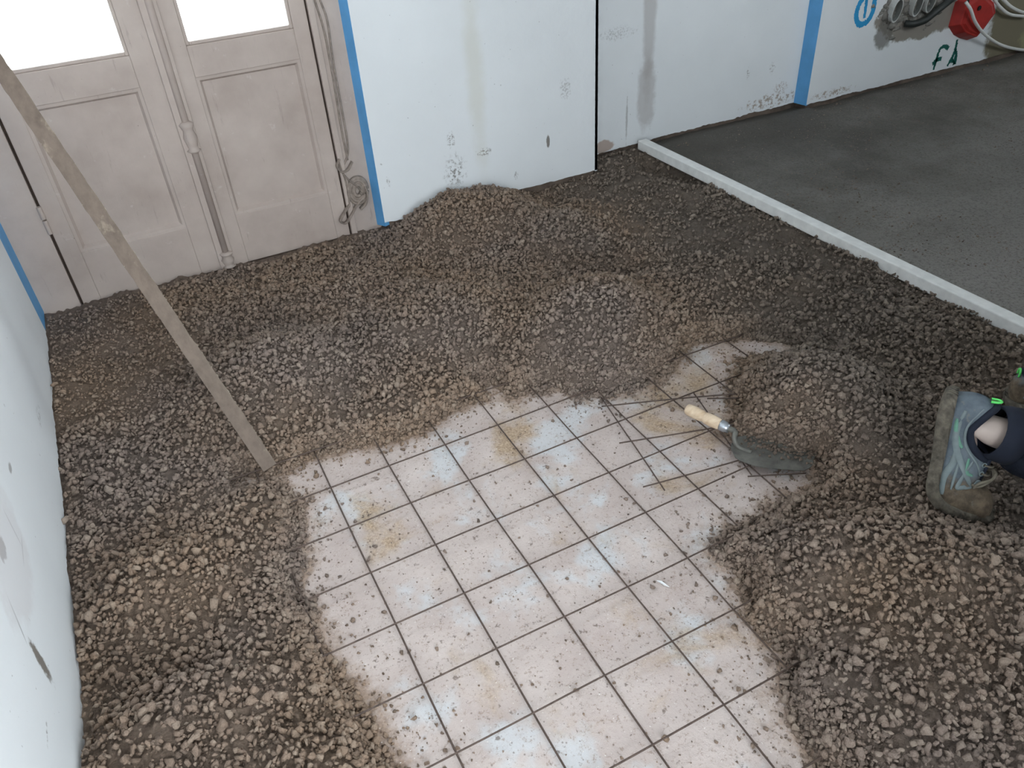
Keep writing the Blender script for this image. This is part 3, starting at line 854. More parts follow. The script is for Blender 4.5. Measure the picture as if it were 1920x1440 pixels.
GXs = RNG.uniform(SX0 + 0.02, 4.3, 9000); GYs = RNG.uniform(-0.9, 1.25, 9000)
kp = (RNG.random(9000) < 0.25 + 0.75 * (fbm(GXs * 3, GYs * 3, 3, 50) > 0.05)) & (RNG.random(9000) < np.clip(1.3 - (GXs - SX0) * 0.35, 0.3, 1))
GXs, GYs = GXs[kp], GYs[kp]; GS = np.clip(RNG.lognormal(math.log(0.0022), 0.45, len(GXs)), 0.001, 0.007)
o = scatter('screed_grit', np.c_[GXs, GYs, Z_SCR + 0.004 * fbm(GXs * 2.2, GYs * 2.2, 3, 4) + 0.001 + 0 * GS], GS, [hull(10, 21), hull(9, 22), hull(11, 23)], M['pebble'], None, 8, RNG.random(len(GXs)) * 0.9)
tag(o, 'fine grit lying on the levelled grey screed', 'grit', None, 'stuff')

# ------------------------------------------------------------------ welded wire mesh
WR = 0.0019


def wire(parent, A, B, seed, amp=0.0022, zamp=0.004, r=WR, z0=0.0):
    A = np.array(A, float); B = np.array(B, float); L = np.linalg.norm(B - A); n = max(4, int(L / 0.03))
    t = np.linspace(0, 1, n + 1); d = (B - A) / L; s = np.array([-d[1], d[0], 0])
    off = amp * fbm(t * L * 3.0, t * 0 + seed * 1.7, 2, seed % 11)
    zz = zamp * fbm(t * L * 2.4, t * 0 + seed * 2.3, 2, (seed + 5) % 13)
    P = A + np.outer(t, B - A) + np.outer(off, s); P[:, 2] += zz + z0
    P[:, 2] = np.maximum(P[:, 2], Z_SLAB + r)
    V, Fc = tube_data(P, r, 6)
    return link('wire', mesh_py('wire', V, Fc), M['wire'], parent, True)


net = empty('wire_mesh', (0.3, -0.3, Z_SLAB)); tag(net, 'welded steel wire mesh of square cells over the bare floor patch', 'wire mesh')
for k in range(-2, 9):
    wire(net, (0.15 * k, -1.45, 0), (0.15 * k, 0.55 if k < 6 else 0.35, 0), 10 + k)
for v in range(-3, 10):
    wire(net, (-0.36, -0.15 * v, 0.0), (1.26, -0.15 * v, 0.0), 40 + v, z0=0.0030)
net2 = empty('wire_mesh', (1.05, -0.2, Z_SLAB)); tag(net2, 'second wire mesh sheet overlapping beside the trowel, cut ends showing', 'wire mesh')
for i, (a, b) in enumerate((((1128, 761), (1330, 742)), ((1161, 831), (1420, 788)), ((1206, 912), (1400, 858)), ((1326, 746), (1400, 745)), ((1402, 892), (1470, 889)))):
    A = onz(a, 0.004); B = onz(b, 0.006); B = B + (B - A) / np.linalg.norm(B - A) * (0.25 if i < 3 else 0.05)
    wire(net2, A, B, 70 + i)
for i, (a, b) in enumerate((((1128, 745), (1246, 920)), ((1300, 735), (1410, 890)))):
    wire(net2, onz(a, 0.001), onz(b, 0.001), 80 + i)

# ------------------------------------------------------------------ straightedge lying between screed and mix
sb = empty('screed_straightedge', (1.84, 0.3, 0.05)); tag(sb, 'long pale aluminium straightedge lying along the edge of the grey screed', 'straightedge')
ya, yb = 1.325, -0.78
m = MB()
xa, xb = 1.814, 1.858
for (y, dx) in ((ya, -0.022), (yb, 0.004)): pass
V = []
for y, dx in ((ya, -0.020), (yb, 0.006)):
    for x, z in ((xa, 0.045), (xb, 0.045), (xb, 0.085), (xa, 0.085)): V.append((x + dx, y, z))
m.add(V, [(0, 1, 5, 4), (1, 2, 6, 5), (2, 3, 7, 6), (3, 0, 4, 7), (0, 3, 2, 1), (4, 5, 6, 7)])
m.build('profile', M['alu'], sb, bevel=0.004, seg=3)
m = MB(); m.box(1.797, 1.836, ya - 0.0005, ya + 0.003, 0.047, 0.083); m.build('end_cap', simple('grey_cap', srgb(150, 145, 136), 0.6), sb, bevel=0.001)

# ------------------------------------------------------------------ muddy lath leaning into the corner
base = onz((506, 876), 0.002); up = atd((103, 280), 1.78)
dirv = (up - base); dirv /= np.linalg.norm(dirv)
Lb = 1.88
tocam = CAM - (base + up) / 2; nrm = tocam - dirv * (tocam @ dirv); nrm /= np.linalg.norm(nrm); side = np.cross(dirv, nrm)
me_v = []; n = 120
for i in range(n + 1):
    t = i / n * Lb
    wob = 0.0012 * float(fbm(np.array(t * 60), np.array(1.0), 2, 3)); wob2 = 0.0016 * float(fbm(np.array(t * 45), np.array(4.0), 2, 5))
    for a, b in ((-0.018 + wob, 0.010), (0.018 + wob2, 0.010), (0.018 + wob2 * 1.5, -0.010), (-0.018 + wob * 1.5, -0.010)):
        me_v.append(dirv * t + side * a + nrm * b)
me_f = [(i * 4 + k, i * 4 + (k + 1) % 4, i * 4 + 4 + (k + 1) % 4, i * 4 + 4 + k) for i in range(n) for k in range(4)] + [(3, 2, 1, 0), (n * 4, n * 4 + 1, n * 4 + 2, n * 4 + 3)]
lath = empty('screed_lath', tuple(base)); tag(lath, 'mud-caked screed lath leaning from the floor towards the door', 'lath')
me = mesh_py('batten', np.array(me_v) + base, me_f)
link('batten', me, M['lath'], lath)
m = MB()   # dried mortar beads along the right edge
r = random.Random(5); kv, kf = hull(9, 33)
sgn = 1 if (RW[:, 0] @ side) > 0 else -1
for i in range(260):
    t = r.uniform(0.05, Lb - 0.03); c = base + dirv * t + side * (sgn if r.random() < 0.8 else -sgn) * 0.0185 + nrm * (0.0095 - r.random() * 0.004)
    m.add(kv * r.uniform(0.001, 0.003) + c, [tuple(f) for f in kf])
o = m.build('dried_mortar', simple('dried_mortar', srgb(176, 164, 148), 0.85), lath); o['kind'] = 'stuff'

# ------------------------------------------------------------------ trowel
tz = 0.012
H0 = onz((1287, 766), 0.050); H1 = onz((1352, 797), 0.046)
hd = H1 - H0; hl = np.linalg.norm(hd); hd /= hl
tr = empty('trowel', tuple(onz((1450, 865), 0.0))); tag(tr, 'brick trowel with a pale wooden handle half buried in the mix', 'trowel')
prof = [(-0.02, 0.004), (0.0, 0.0105), (0.03, 0.0132), (0.10, 0.0150), (0.25, 0.0156), (0.45, 0.0148), (0.50, 0.0130), (0.53, 0.0128), (0.56, 0.0146), (0.75, 0.0160), (0.92, 0.0146), (1.0, 0.0125)]
hm = NT('trowel_wood'); gmp = hm.n('ShaderNodeMapping'); hm.l(hm.pos(), gmp.inputs[0])
gmp.inputs['Rotation'].default_value = (0, 0, -math.atan2(hd[1], hd[0])); gmp.inputs['Scale'].default_value = (8, 90, 90)
M['wood'] = hm.done(hm.ramp(hm.noise(1.0, 4, 0.6, gmp.outputs[0]), [(0.3, srgb(198, 170, 140)), (0.7, srgb(226, 204, 178))]), 0.55)
m = MB(); m.tube([H0 + hd * hl * t for t, r_ in prof], [r_ for t, r_ in prof], 18); m.build('handle', M['wood'], tr, smooth=True)
M['steel'] = simple('bright_steel', srgb(190, 195, 202), 0.3, 0.9, var=0.1, scale=120)
m = MB(); m.tube([H1 + hd * t for t in (-0.001, 0.002, 0.012, 0.015, 0.022)], [0.0138, 0.0142, 0.0140, 0.0120, 0.0115], 18); m.build('ferrule', M['steel'], tr, smooth=True)
M['blade'] = simple('muddy_steel', srgb(112, 110, 104), 0.5, 0.35, var=0.25, scale=40, bump=0.3)
B0 = onz((1376, 836), 0.0145)
P = spline([H1 + hd * 0.015, H1 + hd * 0.038, B0 + np.array([0.000, 0.002, 0.022]), B0 + np.array([0.004, -0.012, 0.003]), B0 + np.array([0.02, -0.04, 0.001])], 8)
m = MB(); m.tube(P, np.linspace(0.0075, 0.0055, len(P)), 12); m.build('tang', M['blade'], tr, smooth=True)
# blade outline on the floor
out = [onz(p, 0.012) for p in ((1368, 838), (1385, 818), (1440, 822), (1530, 850), (1522, 876), (1505, 884), (1420, 876), (1380, 862))]
cen = np.mean(out, 0); out2 = []
for i in range(len(out)):
    a, b = out[i], out[(i + 1) % len(out)]
    out2 += [a * 0.85 + b * 0.15, a * 0.5 + b * 0.5, a * 0.15 + b * 0.85]
tilt = lambda p, dz: (p[0], p[1], p[2] + dz + 0.02 * max(0, (p[1] - cen[1])))
n = len(out2)
m = MB(); V = [tilt(p, 0.0) for p in out2] + [tilt(p, 0.002) for p in out2]
m.add(V, [tuple(range(n - 1, -1, -1)), tuple(range(n, 2 * n))] + [(i, (i + 1) % n, n + (i + 1) % n, n + i) for i in range(n)])
m.build('blade', M['blade'], tr)
m = MB()   # mix stuck on the blade
rr = random.Random(9)
for i in range(170):
    f = rr.random(); a = np.array(onz((1400, 835), 0.016)) * (1 - f) + np.array(onz((1515, 868), 0.016)) * f
    c = a + np.array([rr.gauss(0.02, 0.02), rr.gauss(0.012, 0.016), 0.0])
    kv, kf = KINDS[rr.randrange(8)]; s = rr.uniform(0.002, 0.006); c[2] = 0.015 + s * 0.4
    m.add(kv * s + c, [tuple(q) for q in kf])
me_t = m.build('stuck_mix', M['mix'], tr, smooth=True); me_t['kind'] = 'stuff'

# white feather-like paint chip on the patch
c = onz((1243, 1095), Z_SLAB + 0.002)
m = MB(); m.add([c + np.array(v) for v in ((-0.006, 0.014, 0.001), (0.001, 0.006, 0.003), (0.007, -0.013, 0.0005), (-0.001, -0.004, 0.002), (-0.006, 0.014, -0.0005), (0.001, 0.006, 0.0015), (0.007, -0.013, -0.001), (-0.001, -0.004, 0.0005))],
               [(0, 3, 2, 1), (4, 5, 6, 7), (0, 1, 5, 4), (1, 2, 6, 5), (2, 3, 7, 6), (3, 0, 4, 7)])
o = m.build('paint_chip', simple('white_chip', srgb(240, 240, 240), 0.6)); tag(o, 'thin white paint chip lying on the bare patch', 'paint chip')

# ------------------------------------------------------------------ strap bundled at the door frame
st = empty('shutter_strap', tuple(ony((665, 360), Y_DOOR - 0.02))); tag(st, 'grimy knotted strap coiled on the right door frame', 'strap')
M['strap'] = simple('grimy_strap', srgb(150, 136, 126), 0.85, var=0.2, scale=60, bump=0.4, bscale=150)


def sp(px, off): return ony(px, Y_DOOR - 0.006 - off)


def ribbon(name, pts, w, off, parent=st, th=0.35):
    P = spline([sp((x, y), off + (o if len(q) else 0)) for (x, y, o, *q) in [(p[0], p[1], 0) for p in pts]], 6)
    m = MB(); m.tube(P, w * 1.5, 10, True, th); return m.build(name, M['strap'], parent, smooth=True)


ribbon('cord', [(590, 0), (607, 55), (620, 120), (632, 190), (640, 240), (649, 285), (652, 300)], 0.0022, 0.002, th=1)
ribbon('cord', [(600, 0), (614, 40), (624, 110), (640, 200), (651, 262), (652, 290), (643, 313)], 0.0022, 0.004, th=1)
ribbon('strap_band', [(634, 300), (640, 318), (647, 338), (652, 362), (655, 384)], 0.0065, 0.006)
ribbon('strap_band', [(660, 303), (652, 318), (640, 322), (632, 312), (636, 298)], 0.007, 0.012)
ribbon('strap_band', [(655, 384), (646, 398), (638, 414), (648, 418), (658, 404), (668, 386), (678, 372)], 0.007, 0.014)
ribbon('strap_band', [(643, 326), (655, 338), (670, 350), (680, 362)], 0.0055, 0.018)
for k, rad in enumerate((21, 17, 13, 9)):
    P = [(671 + rad * 0.85 * math.cos(a), 357 + rad * 1.15 * math.sin(a)) for a in np.linspace(0.3 * k, 0.3 * k + 2 * math.pi * 0.97, 12)]
    ribbon('coil', P, 0.0058, 0.008 + 0.004 * (k % 2), th=0.8)
ribbon('strap_band', [(684, 350), (688, 362), (686, 380), (676, 392)], 0.008, 0.020)

# ------------------------------------------------------------------ fittings on the right part of the wall
YW = Y_RGT - 0.0012


def decal(name, pts, w, mat, closed=False, y=YW, jit=0.0015, seed=0):
    """flat sprayed stroke on the wall along pixel-free wall points (x, z)"""
    P = np.array(spline([np.array([p[0], 0, p[1]]) for p in pts], 10)); n = len(P)
    W = np.array([w] * n) if np.isscalar(w) else np.interp(np.linspace(0, 1, n), np.linspace(0, 1, len(w)), w)
    T = np.gradient(P, axis=0); T /= np.linalg.norm(T, axis=1)[:, None] + 1e-9
    S_ = np.c_[-T[:, 2], T[:, 1] * 0, T[:, 0]]
    rr = np.random.default_rng(seed)
    a = P + S_ * (W + rr.normal(0, jit, n))[:, None] / 1.0; b = P - S_ * (W + rr.normal(0, jit, n))[:, None]
    V = np.concatenate([np.c_[a[:, 0], np.full(n, y), a[:, 2]], np.c_[b[:, 0], np.full(n, y), b[:, 2]],
                        np.c_[a[:, 0], np.full(n, y + 0.001), a[:, 2]], np.c_[b[:, 0], np.full(n, y + 0.001), b[:, 2]]])
    Fc = []
    for i in range(n - 1):
        Fc += [(i, i + 1, n + i + 1, n + i), (2 * n + i, 3 * n + i, 3 * n + i + 1, 2 * n + i + 1), (i, 2 * n + i, 2 * n + i + 1, i + 1), (n + i, n + i + 1, 3 * n + i + 1, 3 * n + i)]
    me = mesh_py(name, V, Fc); return link(name, me, mat, None)


M['spray_blue'] = simple('blue_spray', srgb(40, 150, 205), 0.6, var=0.06)
M['spray_green'] = simple('green_spray', srgb(12, 92, 82), 0.6, var=0.1)
W2 = lambda p: (lambda q: (q[0], q[2]))(ony(p, Y_RGT))
ring = [W2(p) for p in ((1641, -4), (1636, 22), (1626, 40), (1613, 46), (1606, 38), (1606, 24), (1612, 6), (1622, -8), (1632, -16), (1640, -12), (1641, -4))]
g1 = empty('spray_mark', (ring[0][0], YW, 0.4)); tag(g1, 'blue sprayed oval with an inner stroke on the white wall', 'spray mark')
for pts, w_ in ((ring, 0.013), ([W2(p) for p in ((1625, -12), (1624, 8), (1620, 34))], 0.008)):
    o = decal('stroke', pts, w_, M['spray_blue'], seed=1); o.parent = g1; o.matrix_parent_inverse = Matrix.Translation(g1.location).inverted()
g2 = empty('spray_mark', (W2((1765, 110))[0], YW, 0.1)); tag(g2, 'dark green sprayed letters on the wall below the red box', 'spray mark')
for pts, w_ in (([W2(p) for p in ((1778, 91), (1772, 87), (1763, 91), (1758, 104), (1750, 131))], [0.011, 0.009, 0.007, 0.008, 0.006]),
                ([W2(p) for p in ((1748, 120), (1757, 112), (1765, 110))], 0.010),
                ([W2(p) for p in ((1795, 74), (1791, 92), (1786, 106), (1776, 124))], [0.006, 0.008, 0.009, 0.006]),
                ([W2(p) for p in ((1792, 92), (1792, 106), (1789, 121))], [0.006, 0.010, 0.012]),
                ([W2(p) for p in ((1784, 118), (1786, 112), (1789, 120))], 0.006)):
    o = decal('stroke', pts, w_, M['spray_green'], seed=2); o.parent = g2; o.matrix_parent_inverse = Matrix.Translation(g2.location).inverted()

# chase filled roughly with mortar: lumps around the pipes
def lumps(name, pts, s0, mat, label, cat, y=Y_RGT):
    m = MB(); rr = random.Random(len(pts))
    for (x, z) in pts:
        for k in range(26):
            kv, kf = KINDS[rr.randrange(8)]; s = s0 * rr.uniform(0.3, 1.0)
            m.add(kv * np.array([s, s * 0.5, s]) + np.array([x + rr.gauss(0, 0.045), y + 0.002, z + rr.gauss(0, 0.028)]), [tuple(f) for f in kf])
    o = m.build(name, mat, None, smooth=True); tag(o, label, cat); return o


M['rough_mortar'] = simple('rough_mortar', srgb(132, 128, 122), 0.9, var=0.2, scale=30, bump=0.6)
lumps('rough_mortar_patch', [(3.22, 0.35), (3.32, 0.39), (3.40, 0.36), (3.30, 0.44), (3.5, 0.42), (3.45, 0.35), (3.18, 0.42), (3.4, 0.47), (3.56, 0.47)], 0.032, M['rough_mortar'], 'rough grey mortar packed around the pipe ends in the wall', 'mortar')['kind'] = 'stuff'
M['pvc'] = simple('pale_pvc', srgb(205, 205, 202), 0.5, var=0.05)
M['pvc_in'] = simple('pipe_inside', srgb(128, 130, 128), 0.7)
pd = np.array([0.05, -1.0, -0.12]); pd /= np.linalg.norm(pd)
for i, (p, rad, lab) in enumerate((((1683, 20), 0.040, 'open pale conduit end in the wall, nearest the blue oval'), ((1722, 10), 0.038, 'open pale conduit end, middle of the three'),
                                   ((1747, 3), 0.038, 'open pale conduit end beside the black hose'))):
    c = ony(p, Y_RGT - 0.03)
    t = empty('conduit_pipe', tuple(c)); tag(t, lab, 'pipe', 'conduit ends in the wall chase')
    nseg = 22; ex = np.cross(pd, [0, 0, 1.0]); ex /= np.linalg.norm(ex); ey = np.cross(ex, pd)
    V = []
    for (dep, rr_) in ((-0.09, rad), (0.0, rad), (0.0, rad * 0.88), (-0.07, rad * 0.85)):
        V += [c + pd * dep + ex * rr_ * 0.8 * math.cos(a) + ey * rr_ * 1.35 * math.sin(a) for a in np.linspace(0, 2 * math.pi, nseg, endpoint=False)]
    Fo = [(k + j * nseg, (k + 1) % nseg + j * nseg, (k + 1) % nseg + (j + 1) * nseg, k + (j + 1) * nseg) for j in (0, 1) for k in range(nseg)]
    m = MB(); m.add(V[:3 * nseg], Fo); m.build('pipe_wall', M['pvc'], t)
    m = MB(); m.add(V[2 * nseg:], [(k, (k + 1) % nseg, (k + 1) % nseg + nseg, k + nseg) for k in range(nseg)] + [tuple(range(nseg, 2 * nseg))]); m.build('bore', M['pvc_in'], t)
# black hose
P = spline([ony(p, Y_RGT - o_) for p, o_ in (((1696, 44), 0.005), ((1712, 45), 0.03), ((1734, 38), 0.04), ((1752, 24), 0.05), ((1772, 8), 0.05), ((1800, -14), 0.03))], 8)
m = MB(); m.tube(P, 0.016, 12); o = m.build('cable_hose', simple('black_rubber', srgb(38, 42, 40), 0.5), None, smooth=True); tag(o, 'black rubber cable hose curving out of the wall chase', 'hose')
# red junction box: tapered box, hexagonal face
jb = empty('junction_box', tuple(ony((1815, 76), Y_RGT))); tag(jb, 'red plastic junction box set askew in the wall', 'junction box')
M['red'] = simple('red_plastic', srgb(176, 44, 38), 0.5, var=0.12, scale=20)
face = [(1776, 50), (1786, 66), (1797, 72), (1812, 76), (1826, 60), (1852, 24), (1848, 2), (1822, -22), (1790, 0)]
back = [ony(p, Y_RGT + 0.004) for p in face]
fc = np.mean(back, 0); front = [fc + (b - fc) * 0.86 + np.array([0.008, -0.052, 0.012]) for b in back]
n = len(face); m = MB(); m.add(back + front, [tuple(range(n, 2 * n))] + [(i, (i + 1) % n, n + (i + 1) % n, n + i) for i in range(n)])
m.build('box_body', M['red'], jb, bevel=0.004)
m = MB(); m.add([f * 0.9 + np.mean(front, 0) * 0.1 + np.array([0, -0.0006, 0]) for f in front] + [f * 0.78 + np.mean(front, 0) * 0.22 + np.array([0, -0.006, 0]) for f in front],
               [tuple(range(n, 2 * n))] + [(i, (i + 1) % n, n + (i + 1) % n, n + i) for i in range(n)]); m.build('lid', M['red'], jb)
for p in ((1836, 15), (1813, 4)):
    c = ony(p, Y_RGT - 0.056); m = MB(); m.tube([c, c + np.array([0, -0.004, 0])], 0.011, 12); m.build('knockout', simple('box_hole', srgb(20, 16, 15), 0.8), jb)
M['white_cable'] = simple('white_cable', srgb(232, 230, 226), 0.45, var=0.03)
for lab, pts in (('white cable hanging from the red box across its front', (((1811, 4), 0.062), ((1820, 18), 0.075), ((1829, 42), 0.075), ((1846, 64), 0.06), ((1874, 83), 0.04), ((1905, 92), 0.02), ((1935, 95), 0.01))),
                 ('white cable looping at the top right, lower of the two', (((1860, -6), 0.02), ((1876, 14), 0.03), ((1894, 27), 0.03), ((1925, 31), 0.02))),
                 ('white cable at the top right corner, upper of the two', (((1880, -2), 0.02), ((1895, 12), 0.03), ((1912, 21), 0.03), ((1935, 27), 0.02)))):
    P = spline([ony(p, Y_RGT - o_) for p, o_ in pts], 8); m = MB(); m.tube(P, 0.0075, 10); o = m.build('white_cable', M['white_cable'], None, smooth=True); tag(o, lab, 'cable', 'white cables at the wall')

# ------------------------------------------------------------------ kneeling person
M['skin'] = simple('skin', srgb(206, 188, 178), 0.55, var=0.05)
M['trouser'] = None


def trouser_mat():
    m = NT('navy_work_trousers')
    c = m.ramp(m.noise(14, 4), [(0.3, srgb(20, 23, 32)), (0.7, srgb(40, 46, 58))])
    mp = m.n('ShaderNodeMapping'); mp.inputs['Scale'].default_value = (1, 1, 3); m.l(m.pos(), mp.inputs[0])
    c = m.mix(m.rng(m.noise(55, 4, 0.75, mp.outputs[0]), 0.64, 0.74, 0, 0.7), c, srgb(150, 145, 138))
    m.bump(m.math('ADD', m.noise(30, 3), m.math('MULTIPLY', m.noise(400, 2), 0.3)), 0.5, 0.012)
    return m.done(c, 0.85, 0, 0.2)


M['trouser'] = trouser_mat()
M['jacket'] = simple('dark_grey_sweater', srgb(58, 60, 64), 0.9, var=0.15, scale=40, bump=0.3, bscale=300)
M['hair'] = simple('dark_hair', srgb(42, 34, 28), 0.7, var=0.3, scale=90)


def shoe_mat():
    m = NT('shoe_upper')
    c = m.ramp(m.noise(30, 4), [(0.3, srgb(84, 94, 104)), (0.7, srgb(116, 126, 134))])
    z = m.sep()[2]
    mud = m.rng(m.math('ADD', z, m.math('MULTIPLY', m.math('SUBTRACT', m.noise(35, 4, 0.7), 0.5), 0.06)), 0.150, 0.115)
    c = m.mix(mud, c, m.ramp(m.noise(50, 4, 0.7), [(0.35, srgb(84, 74, 62)), (0.65, srgb(128, 112, 94))]))
    c = m.mix(m.rng(m.noise(48, 4, 0.7), 0.60, 0.72, 0, 0.5), c, srgb(136, 132, 124))
    m.bump(m.noise(260, 3), 0.25, 0.002)
    return m.done(c, 0.7, 0, 0.3)


def sole_mat():
    m = NT('shoe_sole')
    c = m.ramp(m.noise(45, 5, 0.7), [(0.3, srgb(70, 66, 60)), (0.65, srgb(122, 114, 102))])
    wv = m.n('ShaderNodeTexWave'); wv.inputs['Scale'].default_value = 38; wv.inputs['Distortion'].default_value = 4; m.l(m.pos(), wv.inputs['Vector'])
    m.bump(wv.outputs['Fac'], 0.5, 0.004)
    return m.done(c, 0.8, 0, 0.25)


M['shoe'] = shoe_mat(); M['sole'] = sole_mat()
M['overlay'] = simple('grey_overlay', srgb(128, 140, 142), 0.55, var=0.12, scale=40)
M['mint'] = simple('mint_overlay', srgb(112, 160, 140), 0.55, var=0.12, scale=40)
M['lime'] = simple('lime_tab', srgb(110, 240, 120), 0.5, var=0.03)
M['collar'] = simple('navy_lining', srgb(30, 36, 52), 0.9, var=0.1)
M['lace'] = simple('muddy_lace', srgb(120, 112, 98), 0.85, var=0.2, scale=80)

person = empty('person', (1.40, -1.0, 0.05)); tag(person, 'kneeling person in dark trousers and grey running shoes', 'person')


def flat_strip(m, P, W, sh, th):
    """strip lying on the shoe: width across the path, thin along the outward direction"""
    P = np.array(P); T = np.gradient(P, axis=0); T /= np.linalg.norm(T, axis=1)[:, None] + 1e-9
    n = len(P); V = []
    for i in range(n):
        dd = [np.linalg.norm(P[i] - sh.frame(a)[0]) for a in np.linspace(0, 0.3, 31)]
        f0 = sh.frame(0.01 * int(np.argmin(dd))); cen = f0[0] + f0[2] * 0.02
        nn = P[i] - cen; nn -= T[i] * (nn @ T[i]); nn /= np.linalg.norm(nn) + 1e-9; b = np.cross(T[i], nn)
        for x, z in ((-1, -0.5), (-0.8, 1), (0, 1.4), (0.8, 1), (1, -0.5)): V.append(P[i] + b * W[i] * x + nn * th * z)
    m.add(V, [(i * 5 + k, i * 5 + k + 1, i * 5 + k + 6, i * 5 + k + 5) for i in range(n - 1) for k in range(4)] + [(4, 3, 2, 1, 0), tuple((n - 1) * 5 + k for k in range(5))])


class Shoe:
    """shoe standing on bent toes; heel raised, toes on the ground"""
    def __init__(s, ball, fwd, tilt, toe_dir, side, bend=math.radians(72), lean=0.0, k=1.07):
        s.ball = np.array(ball, float); s.side = np.array(side, float)
        f = np.array(fwd, float); f /= np.linalg.norm(f); up = np.array([0, 0, 1.0]) + lean * np.array([-f[1], f[0], 0]); up /= np.linalg.norm(up)
        s.k = k; s.f = f; s.up = up; s.tilt = tilt; s.bend = bend
        s.s = np.cross(f, up); s.s /= np.linalg.norm(s.s)      # to the wearer's right

    LB = 0.205; RB = 0.050

    def frame(s, a):
        """point on insole centre line, axis direction, dorsal direction at length a from the heel"""
        th1 = -math.pi / 2 + s.tilt; th2 = th1 + s.bend       # angle of heel->toe direction in (f, up) plane
        arc = s.RB * s.bend; a0 = s.LB - arc / 2
        v = lambda th: s.f * math.cos(th) + s.up * math.sin(th)
        if a <= a0:
            th = th1; p = -v(th1) * (a0 - a)
        elif a < a0 + arc:
            th = th1 + s.bend * (a - a0) / arc
            c = s.RB * (s.f * -math.sin(th1) + s.up * math.cos(th1))   # centre of curvature
            p = c - s.RB * (s.f * -math.sin(th) + s.up * math.cos(th))
        else:
            th = th2
            c = s.RB * (s.f * -math.sin(th1) + s.up * math.cos(th1))
            p = c - s.RB * (s.f * -math.sin(th2) + s.up * math.cos(th2)) + v(th2) * (a - a0 - arc)
        return s.ball + p * s.k, v(th), s.f * -math.sin(th) + s.up * math.cos(th)

    def w(s, a):
        return s.k * float(np.interp(a, [0, 0.004, 0.010, 0.022, 0.04, 0.08, 0.13, 0.18, 0.225, 0.262, 0.286, 0.298, 0.304, 0.307], [0.010, 0.019, 0.026, 0.032, 0.035, 0.033, 0.034, 0.043, 0.048, 0.045, 0.036, 0.025, 0.014, 0.004]))

    def h(s, a):
        return s.k * float(np.interp(a, [0, 0.004, 0.012, 0.03, 0.06, 0.10, 0.13, 0.17, 0.21, 0.255, 0.286, 0.298, 0.304, 0.307], [0.050, 0.064, 0.074, 0.070, 0.056, 0.068, 0.080, 0.074, 0.064, 0.054, 0.044, 0.034, 0.022, 0.008]))

    def pt(s, a, ph, k=1.0):
        """ph 0 right edge of sole, pi left edge, over the top"""
        p, d, n = s.frame(a); c, q = math.cos(ph), math.sin(ph)
        wx = s.w(a) * np.sign(c) * abs(c) ** 0.62 * k * (1 - 0.22 * q * q * float(np.interp(a, [0, 0.1, 0.16, 0.22], [1, 1, 0.5, 0]))); wz = s.h(a) * abs(q) ** 0.85 * k
        heel = -d * (0.007 * max(0.0, 1 - a / 0.03) * math.sin(min(wz / 0.088, 1) * math.pi) - 0.006 * max(0.0, 1 - a / 0.03) * (wz / 0.088) ** 3)
        return p + s.s * wx + n * wz + heel

    def build(s):
        na, nph = 46, 28
        A = np.concatenate([[0, 0.002, 0.005, 0.008], np.linspace(0.012, 0.294, na - 6), [0.299, 0.302, 0.305, 0.307]]); PH = np.linspace(0, math.pi, nph + 1)
        V = [s.pt(a, ph) for a in A for ph in PH]; Fc = []
        def open_(a, ph):
            return 0.010 < a < 0.122 and abs(ph - math.pi / 2) < 0.86 * math.sqrt(max(0, 1 - ((a - 0.066) / 0.055) ** 2)) ** 0.7
        na = len(A)
        for i in range(na - 1):
            for j in range(nph):
                if open_((A[i] + A[i + 1]) / 2, (PH[j] + PH[j + 1]) / 2): continue
                k = i * (nph + 1) + j; Fc.append((k, k + 1, k + nph + 2, k + nph + 1))
        for i in range(na - 1): k = i * (nph + 1); Fc.append((k, k + nph + 1, k + 2 * nph + 1, k + nph))
        Fc.append(tuple(range(nph, -1, -1))); Fc.append(tuple((na - 1) * (nph + 1) + j for j in range(nph + 1)))
        me = mesh_py('shoe', V, Fc); bm = bmesh.new(); bm.from_mesh(me); bmesh.ops.recalc_face_normals(bm, faces=bm.faces); bm.to_mesh(me); bm.free()
        root = link('shoe', me, M['shoe'], person, True)
        root['label'] = 'muddy grey running shoe'
        sol = root.modifiers.new('thick', 'SOLIDIFY'); sol.thickness = 0.003; sol.offset = -1
        sub = root.modifiers.new('sub', 'SUBSURF'); sub.levels = 1; sub.render_levels = 1
        # sole
        V = []; n = 10
        AS = np.concatenate([[-0.008, -0.006, -0.003], np.linspace(0.002, 0.300, 48), [0.306, 0.311, 0.314]])
        for a in AS:
            p, d, nn = s.frame(a); w_ = s.w(min(max(a + 0.008, 0.0), 0.303)) + 0.005
            if a < -0.007 or a > 0.313: w_ *= 0.6
            tk = float(np.interp(a, [0, 0.05, 0.13, 0.2, 0.30], [0.020, 0.020, 0.015, 0.016, 0.014])) * float(np.interp(a, [-0.008, -0.003, 0.008, 0.03, 0.28, 0.305, 0.314], [0.35, 0.6, 0.85, 1, 1, 0.8, 0.4]))
            wz = 0.0015 * math.sin(a * 700)
            for x, z in ((w_, 0.009), (w_ + 0.003, 0.002), (w_ + 0.002 + wz, -tk * 0.6), (w_ - 0.002 + wz, -tk), (0, -tk - 0.001), (-w_ + 0.002 - wz, -tk), (-w_ - 0.002 - wz, -tk * 0.6), (-w_ - 0.003, 0.002), (-w_, 0.009), (0, 0.004)):
                V.append(p + s.s * x + nn * z)
        na = len(AS)
        Fc = [(i * n + k, i * n + (k + 1) % n, (i + 1) * n + (k + 1) % n, (i + 1) * n + k) for i in range(na - 1) for k in range(n)] + [tuple(range(n)), tuple((na - 1) * n + k for k in range(n - 1, -1, -1))]
